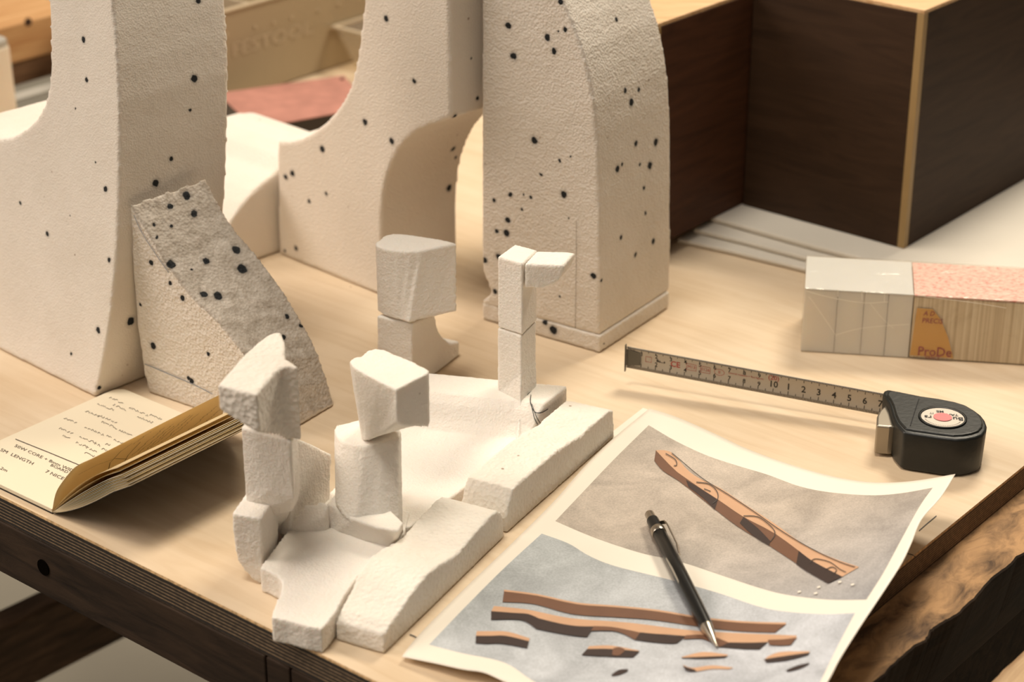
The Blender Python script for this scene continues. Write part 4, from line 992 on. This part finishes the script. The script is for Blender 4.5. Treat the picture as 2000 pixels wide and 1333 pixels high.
for k in range(4):
    a0, a1 = a_pack(seg_px[k], 640), a_pack(seg_px[k+1], 640)
    wbox('white_block', a0+.0001, a1-.0001, .0008, dep-.0008, .0006, hp-.0018, whiteblk, .0002)
wbox('white_top_sheet', a_pack(1567, 640), aS, .0006, dep-.0006, hp-.0017, hp-.0007, whiteblk, .0003)
m, N, L, B = newmat('ribbed cream stack'); B.inputs['Roughness'].default_value = .6
tc = N.new('ShaderNodeTexCoord'); mp = N.new('ShaderNodeMapping'); mp.inputs['Scale'].default_value = (600, 60, 4); L.new(tc.outputs['Object'], mp.inputs['Vector'])
nz = N.new('ShaderNodeTexNoise'); nz.inputs['Scale'].default_value = 1; nz.inputs['Detail'].default_value = 5; L.new(mp.outputs[0], nz.inputs['Vector'])
r = ramp(N, [(.28, (.44, .33, .20, 1)), (.5, (.64, .52, .35, 1)), (.72, (.76, .67, .50, 1))]); L.new(nz.outputs[0], r.inputs[0]); L.new(r.outputs[0], B.inputs['Base Color'])
wbox('cream_stack', aS+.0005, aS+.085, .0008, dep-.0008, .0006, hp-.0022, m, .0012)
m, N, L, B = newmat('red speckled wrapper'); B.inputs['Roughness'].default_value = .5
tc = N.new('ShaderNodeTexCoord'); mp = N.new('ShaderNodeMapping'); mp.inputs['Scale'].default_value = (1, 2.2, 1); L.new(tc.outputs['Object'], mp.inputs['Vector'])
nz = N.new('ShaderNodeTexNoise'); nz.inputs['Scale'].default_value = 300; nz.inputs['Detail'].default_value = 8; nz.inputs['Roughness'].default_value = .75; L.new(mp.outputs[0], nz.inputs['Vector'])
r = ramp(N, [(.40, (.80, .62, .52, 1)), (.52, (.80, .50, .42, 1)), (.62, (.68, .16, .13, 1))]); L.new(nz.outputs[0], r.inputs[0]); L.new(r.outputs[0], B.inputs['Base Color'])
wbox('speckled_top_sheet', aS+.0005, aS+.085, .0006, dep-.0006, hp-.0020, hp-.0008, m, .0003)
lab = Acc()
def onf(x, y, e=.0002): p = PL(x, y, w0, wy); return p-wy*e
lab.add([onf(1791, 602), onf(1822, 604), onf(1838, 625), (onf(1852, 660)), onf(1862, 700), onf(1777, 694)], [(0, 1, 2, 3, 4, 5)], 0)
def lt_(t, px, py, size, shear=0, sl=.055):
    v_, f_ = text2d(t, size, size*.012, shear, 'LEFT'); lab.add([onf(px+a, py+a*sl-b, .0005) for a, b in v_], f_, 1)
lt_('A D', 1803, 612, 13, .3); lt_('PRECIS', 1800, 626, 13.5, .2); lt_('ProDe', 1791, 686, 25, .1); lt_('VANCE', 1806, 698, 9, .1)
o = lab.build('label', [simple('orange label', (.62, .32, .055, 1), .45), simple('maroon label ink', (.30, .035, .03, 1), .5)], pk)
m, N, L, B = newmat('clear plastic film')
tb = N.new('ShaderNodeBsdfTransparent'); tb.inputs[0].default_value = (.97, .96, .94, 1); gl = N.new('ShaderNodeBsdfGlossy'); gl.inputs['Roughness'].default_value = .18; gl.inputs[0].default_value = (1, .97, .9, 1)
df_ = N.new('ShaderNodeBsdfDiffuse'); df_.inputs[0].default_value = (.85, .8, .7, 1)
tc = N.new('ShaderNodeTexCoord'); nz = N.new('ShaderNodeTexNoise'); nz.inputs['Scale'].default_value = 28; nz.inputs['Detail'].default_value = 3; nz.inputs['Distortion'].default_value = 2; L.new(tc.outputs['Object'], nz.inputs['Vector'])
bp = N.new('ShaderNodeBump'); bp.inputs['Strength'].default_value = .8; bp.inputs['Distance'].default_value = .004; L.new(nz.outputs[0], bp.inputs['Height']); L.new(bp.outputs[0], gl.inputs['Normal'])
s1 = N.new('ShaderNodeMixShader'); s1.inputs[0].default_value = .05; L.new(tb.outputs[0], s1.inputs[1]); L.new(df_.outputs[0], s1.inputs[2])
s2 = N.new('ShaderNodeMixShader'); s2.inputs[0].default_value = .035; L.new(s1.outputs[0], s2.inputs[1]); L.new(gl.outputs[0], s2.inputs[2]); L.new(s2.outputs[0], N['Material Output'].inputs[0])
rf = random.Random(5)
q = [(-.0012, -.0014), (aS+.087, -.0014), (aS+.087, dep+.001), (-.0012, dep+.001)]
film = solid('plastic_wrap', [wp(a, d, .0004) for a, d in q], [wp(a, d, hp) for a, d in q], m, pk, bevel=.0012)
# film creases along the front top edge and across the face
cr = Acc()
for pts_, wd2 in (([(1573, 566), (1600, 574), (1640, 583), (1690, 590), (1735, 588)], 1.6), ([(1580, 578), (1600, 605), (1625, 642), (1634, 656)], 1.4), ([(1634, 652), (1680, 640), (1740, 634), (1775, 632)], 1.3), ([(1700, 592), (1725, 622), (1745, 640)], 1.1), ([(1636, 564), (1637, 578)], 1.6), ([(1683, 566), (1684, 584)], 1.6), ([(1728, 570), (1727, 588)], 1.6), ([(1792, 576), (1850, 583), (1905, 590), (1965, 600)], 1.3)):
    cr.line(lambda x, y: PL(x, y, w0, wy)-wy*.0018, smoothline([Vector(p) for p in pts_], 4), wd2)
cro = cr.build('crease', simple('film crease', (.85, .80, .70, 1), .3), pk)

# ------------------------------------------------------------------ wooden boxes and padding
felt = simple('grey white felt', (.66, .61, .53, 1), .95, bump=.5, bscale=500, var=.08, vscale=15)
blk_root = root('padding_blanket', 'folded off-white padding blanket in layers under the two dark wooden boxes', 'blanket', G(1700, 500))
ZT = .0135
lay = [((1322, 466), (1600, 531), 0.0004, .0044), ((1352, 447), (1625, 514), .0046, .0088), ((1385, 424), (1650, 494), .0090, ZT)]
for k, (a, b, z0, z1) in enumerate(lay):
    A_ = G(*a, z1); B_p = G(*b, z1); d_ = (B_p-A_).normalized(); nrm = Vector((-d_.y, d_.x, 0))
    cnt = 14; fr = [A_+d_*(t*.62)+nrm*(.0015*math.sin(t*17+k)) for t in np.linspace(0, 1, cnt)]
    pts_ = fr+[fr[-1]+nrm*.42, fr[0]+nrm*.42]
    solid('fold', down(pts_, z0), down(pts_, z1), felt, blk_root, bevel=.0018, seg=3, smooth=False)
wal = wood_mat('dark walnut veneer', (.014, .0085, .006, 1), (.062, .036, .022, 1), rot=0, scale=4, stretch=9, rough=.5, bump=.05, contrast=(.3, .75))
# wood coordinates: grain runs level, so stretch on z
def veneer(name, c1, c2):
    m, N, L, B = newmat(name); B.inputs['Roughness'].default_value = .6; B.inputs['Specular IOR Level'].default_value = .2
    mp, tc = mapping(N, L, (6, 6, 55)); nz = N.new('ShaderNodeTexNoise'); nz.inputs['Scale'].default_value = 1.6; nz.inputs['Detail'].default_value = 9; nz.inputs['Distortion'].default_value = 1.5; nz.inputs['Roughness'].default_value = .6
    L.new(mp.outputs[0], nz.inputs['Vector']); r = ramp(N, [(.12, c1), (.5, tuple((a+b)/2 for a, b in zip(c1, c2))), (.92, c2)]); L.new(nz.outputs[0], r.inputs[0]); L.new(r.outputs[0], B.inputs['Base Color']); return m
ven1 = veneer('dark brown veneer', (.020, .010, .005, 1), (.068, .036, .019, 1)); ven2 = veneer('reddish brown veneer', (.030, .012, .006, 1), (.105, .042, .020, 1))
pine = wood_mat('pale ply top', (.55, .33, .16, 1), (.75, .52, .30, 1), scale=3, rough=.5)
band = simple('pale edge banding', (.36, .24, .10, 1), .5, var=.08, vscale=80)
def wbox2(rt, C0, dx, dy, lx, ly, z0, h, face, bandw):
    q = [C0, C0+dx*lx, C0+dx*lx+dy*ly, C0+dy*ly]; t = .008
    # four panels, bottom, and a pale top rim
    def pan(name, p, d, l, n, mat, z_0, z_1, th):
        r_ = [p, p+d*l, p+d*l+n*th, p+n*th]; return solid(name, down(r_, z_0), down(r_, z_1), mat, rt, bevel=.0004)
    zt = z0+h
    pan('side_panel', C0+dx*bandw, dx, lx-bandw, dy, face, z0, zt-.002, t)
    pan('side_panel', C0+dy*bandw, dy, ly-bandw, dx, face, z0, zt-.002, t)
    pan('side_panel', C0+dy*ly-dy*t+dx*t, dx, lx-2*t, dy, face, z0, zt-.002, t)
    pan('side_panel', C0+dx*lx-dx*t+dy*t, dy, ly-2*t, dx, face, z0, zt-.002, t)
    r_ = [C0, C0+dx*bandw, C0+dx*bandw+dy*bandw, C0+dy*bandw]
    solid('corner_banding', down(r_, z0), down(r_, zt-.002), band, rt, bevel=.0003)
    solid('bottom_panel', down([p+(dx*t if k in (0, 3) else -dx*t)+(dy*t if k < 2 else -dy*t) for k, p in enumerate(q)], z0+.001), down([p+(dx*t if k in (0, 3) else -dx*t)+(dy*t if k < 2 else -dy*t) for k, p in enumerate(q)], z0+t), face, rt)
    qi = [p+(dx*.0003 if k in (0, 3) else -dx*.0003)+(dy*.0003 if k < 2 else -dy*.0003) for k, p in enumerate(q)]
    solid('top_panel', down(qi, zt-.0018), down(qi, zt+.001), pine, rt, bevel=.0003)
C1 = G(1765, 487, ZT); dR = (G(2000, 352, ZT)-C1).normalized(); dL = (G(1442, 405, ZT)-C1).normalized()
dLp = Vector((-dR.y, dR.x, 0))
lft = (G(1442, 405, ZT)-C1).length
# height so the top corner lands right
hb = HT(1765, 487, 24, ZT)-ZT
pxb = PX(C1+Zv*hb)
bx1 = root('wooden_box', 'dark brown veneered box with pale banding down its front corner, at the upper right', 'box', Vector((C1.x, C1.y, ZT)), 'dark wooden boxes')
wbox2(bx1, C1+Zv*.0002, dR, dLp, .34, lft, ZT+.0002, hb, ven1, .0058)
K = G(1441, 405, ZT); K = K+dLp*.001-dR*.0
hb2 = hb-.004
near2 = G(1255, 492, ZT); l2 = (K-near2).dot(dR)
bx2 = root('wooden_box', 'reddish brown veneered box behind the tall foam pillar, left of the banded box', 'box', Vector((near2.x, near2.y, ZT)), 'dark wooden boxes')
P2 = Vector((K.x, K.y, 0))-dR*.115
wbox2(bx2, P2, dR, dLp, .30, .09, ZT+.0002, hb-.010, ven2, .0045)

# ------------------------------------------------------------------ background clutter
# plastic crate with moulded lettering
def at_plane(x, y, P, n): return PL(x, y, P, n)
nA = DA.copy()
crx = root('plastic_crate', 'beige plastic crate with moulded lettering and rivets on its side behind the foam pieces', 'crate', G(560, 205))
crm = simple('beige crate plastic', (.40, .315, .20, 1), .45, var=.05, vscale=20)
crl = simple('worn pale moulding', (.50, .40, .27, 1), .45)
P0 = G(440, 203)
rim_px = [(437, 27), (545, -3)]
topz = (PL(437, 27, P0, nA)).z
la, lb_ = PL(300, 60, P0, nA), PL(1000, -100, P0, nA)
t0 = (PL(395, 40, P0, nA)-P0).dot(DB); t1 = t0+.46
def cq(t, d, z): return P0+DB*t-DA*d+Zv*z
def cbox(name, t0_, t1_, d0, d1, z0, z1, mat, par=crx, bev=.001):
    q_ = [(t0_, d0), (t1_, d0), (t1_, d1), (t0_, d1)]
    return solid(name, [cq(a, d, z0) for a, d in q_], [cq(a, d, z1) for a, d in q_], mat, par, bevel=bev)
cbox('front_wall', t0, t1, 0, .003, .001, topz, crm); cbox('back_wall', t0, t1, .16, .163, .001, topz, crm)
cbox('side_wall', t0, t0+.003, .0031, .1599, .001, topz, crm); cbox('side_wall', t1-.003, t1, .0031, .1599, .001, topz, crm)
cbox('base', t0+.003, t1-.003, .0031, .1599, .001, .004, crm)
cbox('rim', t0-.002, t1+.002, -.002, .004, topz+.0001, topz+.003, crl)
tdiv = (PL(497, 9, P0, nA)-P0).dot(DB)
cbox('divider', tdiv, tdiv+.003, .0041, .1599, .005, topz+.001, crl)
al_ = Acc()
def onc(x, y, e=.0006): return PL(x, y, P0, nA)+nA*e
v_, f_ = text2d('FESTOOL', 38, .9, 0, 'LEFT')
al_.add([onc(452+a*1.0, 100-a*.30-b*.95) for a, b in v_], f_)
al_.build('moulded_lettering', crl, crx)
for (x, y) in ((443, 68), (498, 53), (569, 34), (621, 20), (661, 8), (534, 44)):
    pr = PL(x, y, P0, nA); vv, ff = tube([pr-nA*.0005, pr+nA*.0010], [.0022, .0017], 14); mesh('rivet', [p-crx.location for p in vv], ff, crl, crx)
# red panel
rp = simple('worn red brown panel face', (.44, .20, .155, 1), .6, var=.35, vscale=60)
zr2 = .022
q = [G(425, 182, zr2), G(497, 250, zr2), G(700, 213, zr2), G(712, 195, zr2), G(672, 147, zr2)]
cq_ = sum(q, Vector())/5
rpn = root('panel', 'small red-brown coated panel with dark edges lying in front of the plastic crate', 'panel', Vector((cq_.x, cq_.y, 0)))
solid('core', down(q, .0006), down(q, zr2-.001), simple('dark panel core', (.035, .026, .018, 1), .7), rpn)
solid('face', down(q, zr2-.0009), q, rp, rpn, bevel=.0003)
s_c = G(668, 155, zr2); vv, ff = tube([s_c-Zv*.0001, s_c+Zv*.001], [.0022, .0018], 14); mesh('screw', [p-rpn.location for p in vv], ff, simple('dark screw', (.06, .05, .04, 1), .4, metal=.8), rpn)
# clear tub
tub = root('plastic_tub', 'clear plastic tub holding orange wood offcuts, half hidden behind the back foam arch', 'tub', G(720, 140))
ht_ = .042; cT = G(645, 52, ht_)+DA*.0065
m, N, L, B = newmat('clear tub plastic'); B.inputs['Base Color'].default_value = (.9, .85, .75, 1); B.inputs['Roughness'].default_value = .15
tb = N.new('ShaderNodeBsdfTransparent'); tb.inputs[0].default_value = (.92, .88, .80, 1); s1 = N.new('ShaderNodeMixShader'); s1.inputs[0].default_value = .16
L.new(tb.outputs[0], s1.inputs[1]); L.new(B.outputs[0], s1.inputs[2]); L.new(s1.outputs[0], N['Material Output'].inputs[0])
dAp = deg(-40); dBp = deg(50); lw_ = .085
def ringsq(c0, w1, w2, z, ins): return [Vector((c0.x, c0.y, 0))+dAp*(a)+dBp*(b)+Zv*z for a, b in ((ins, ins), (w1-ins, ins), (w1-ins, w2-ins), (ins, w2-ins))]
R1 = ringsq(cT, lw_, .11, ht_, 0); R2 = ringsq(cT, lw_, .11, .0015, .013); R3 = ringsq(cT, lw_, .11, .0025, .0145); R4 = ringsq(cT, lw_, .11, ht_, .0015)
vv = R1+R2+R3+R4
ff = [(k, (k+1) % 4, 4+(k+1) % 4, 4+k) for k in range(4)]+[(4, 5, 6, 7)]+[(8+k, 8+(k+1) % 4, 12+(k+1) % 4, 12+k) for k in range(4)]+[(8, 9, 10, 11)]
mesh('body', [p-tub.location for p in vv], ff, m, tub)
ro = ringsq(cT, lw_, .11, ht_, -.003); ri = ringsq(cT, lw_, .11, ht_, .001)
vv = ro+ri+[p+Zv*.002 for p in ri]+[p+Zv*.002 for p in ro]
ff = [(4*r+k, 4*r+(k+1) % 4, 4*((r+1) % 4)+(k+1) % 4, 4*((r+1) % 4)+k) for r in range(4) for k in range(4)]
mesh('rim', [p-tub.location for p in vv], ff, simple('cloudy rim plastic', (.62, .52, .38, 1), .3), tub)
off_m = simple('orange wood offcut', (.50, .22, .08, 1), .6, var=.1)
for k, (a, b, z) in enumerate(((.022, .03, .0028), (.040, .05, .0028), (.03, .075, .0028))):
    c_ = Vector((cT.x, cT.y, 0))+dAp*a+dBp*b
    q_ = [c_, c_+dAp*.012, c_+dAp*.012+dBp*.018, c_+dBp*.018]
    o = solid('wood_offcut', down(q_, z), down(q_, z+.026), off_m, None, bevel=.001)
    tag(o, 'orange wood offcut standing inside the clear plastic tub', 'wood offcut', 'offcuts in the tub')
# timber beam and plank at the upper left
bw = root('timber_beam', 'orange pine beam with a knot at the upper left behind the foam arch', 'beam', G(50, 120))
Pb = G(35, 170); 
def bq(t, d, z, P=None): return (P or Pb)+DB*t-DA*d+Zv*z
def bbox(name, P, t0_, t1_, d0, d1, z0, z1, mat, par, bev=.0015):
    q_ = [(t0_, d0), (t1_, d0), (t1_, d1), (t0_, d1)]
    return solid(name, [P+DB*a-DA*d+Zv*z0 for a, d in q_], [P+DB*a-DA*d+Zv*z1 for a, d in q_], mat, par, bevel=bev)
z_a = PL(93, 106, Pb, nA).z; z_b = PL(93, 31, Pb, nA).z
pinew = wood_mat('orange pine', (.50, .25, .10, 1), (.72, .45, .22, 1), rot=-math.radians(50.7), scale=2, stretch=16, rough=.5, contrast=(.35, .7))
dkpine = wood_mat('brown stained pine', (.12, .06, .028, 1), (.24, .13, .065, 1), rot=-math.radians(50.7), scale=2, stretch=12, rough=.6)
dpt2 = float(min(np.linspace(.02, .3, 500), key=lambda t: abs(PX(PL(60, 41, Pb, nA)-DA*float(t))[1]-2)))
bbox('beam', Pb, -.16, .085, 0, min(dpt2, .2), z_a, z_b, pinew, bw)
kn = PL(55, 43, Pb, nA); vv, ff = tube([kn+nA*-.0005, kn+nA*.0004], .004, 14); mesh('knot', [p-bw.location for p in vv], ff, simple('knot', (.05, .02, .01, 1), .7), bw)
o = bbox('timber_plank', Pb, -.16, .085, .002, .05, .0006, z_a-.0003, dkpine, None)
tag(o, 'dark brown plank lying under the orange pine beam at the upper left', 'plank')
Ps = G(60, 188)
o = bbox('flat_strip', Ps, -.15, .16, -.006, .012, .0005, .003, simple('pale grey strip', (.52, .50, .45, 1), .5), None, .0005)
tag(o, 'pale grey flat strip lying on the board in front of the brown plank', 'strip')
Pk = Pb-DA*(min(dpt2, .2)+.012)
o = bbox('dark_standin', Pk, -.3, .08, 0, .12, .0006, z_b-.004, simple('black stand-in', (.008, .009, .009, 1), .5), None, .003)  # added black block standing in for the dark gap beyond the beam
tag(o, 'black stand-in for the dark gap behind the pine beam at the top left corner', 'case')
# white container at the far left
cw = G(0, 240); 
wc = root('plastic_bottle', 'frosted white plastic container at the far left edge in front of the pine beam', 'container', Vector((cw.x-.03, cw.y, 0)))
wt = HT(30, 238, 82)
cen = G(-18, 232); rr_ = .0205
m, N, L, B = newmat('frosted plastic'); B.inputs['Base Color'].default_value = (.80, .70, .58, 1); B.inputs['Roughness'].default_value = .35; B.inputs['Subsurface Weight'].default_value = .3; B.inputs['Subsurface Radius'].default_value = (.02, .012, .008)
def rsq(c0, r_, z, n=32): 
    out_ = []
    for k in range(n):
        t = 2*math.pi*k/n; cx_, sy_ = math.cos(t), math.sin(t); p = 4
        q_ = (abs(cx_)**p+abs(sy_)**p)**(-1/p); out_.append(Vector((c0.x, c0.y, 0))+dAp*cx_*q_*r_+dBp*sy_*q_*r_+Zv*z)
    return out_
solid('body', rsq(cen, rr_, .0006), rsq(cen, rr_*.97, wt-.006), m, wc, bevel=.002, smooth=False)
solid('lid', rsq(cen, rr_*.93, wt-.0058), rsq(cen, rr_*.9, wt), simple('grey lid', (.45, .42, .37, 1), .5), wc, bevel=.001)
bpy.context.view_layer.update()
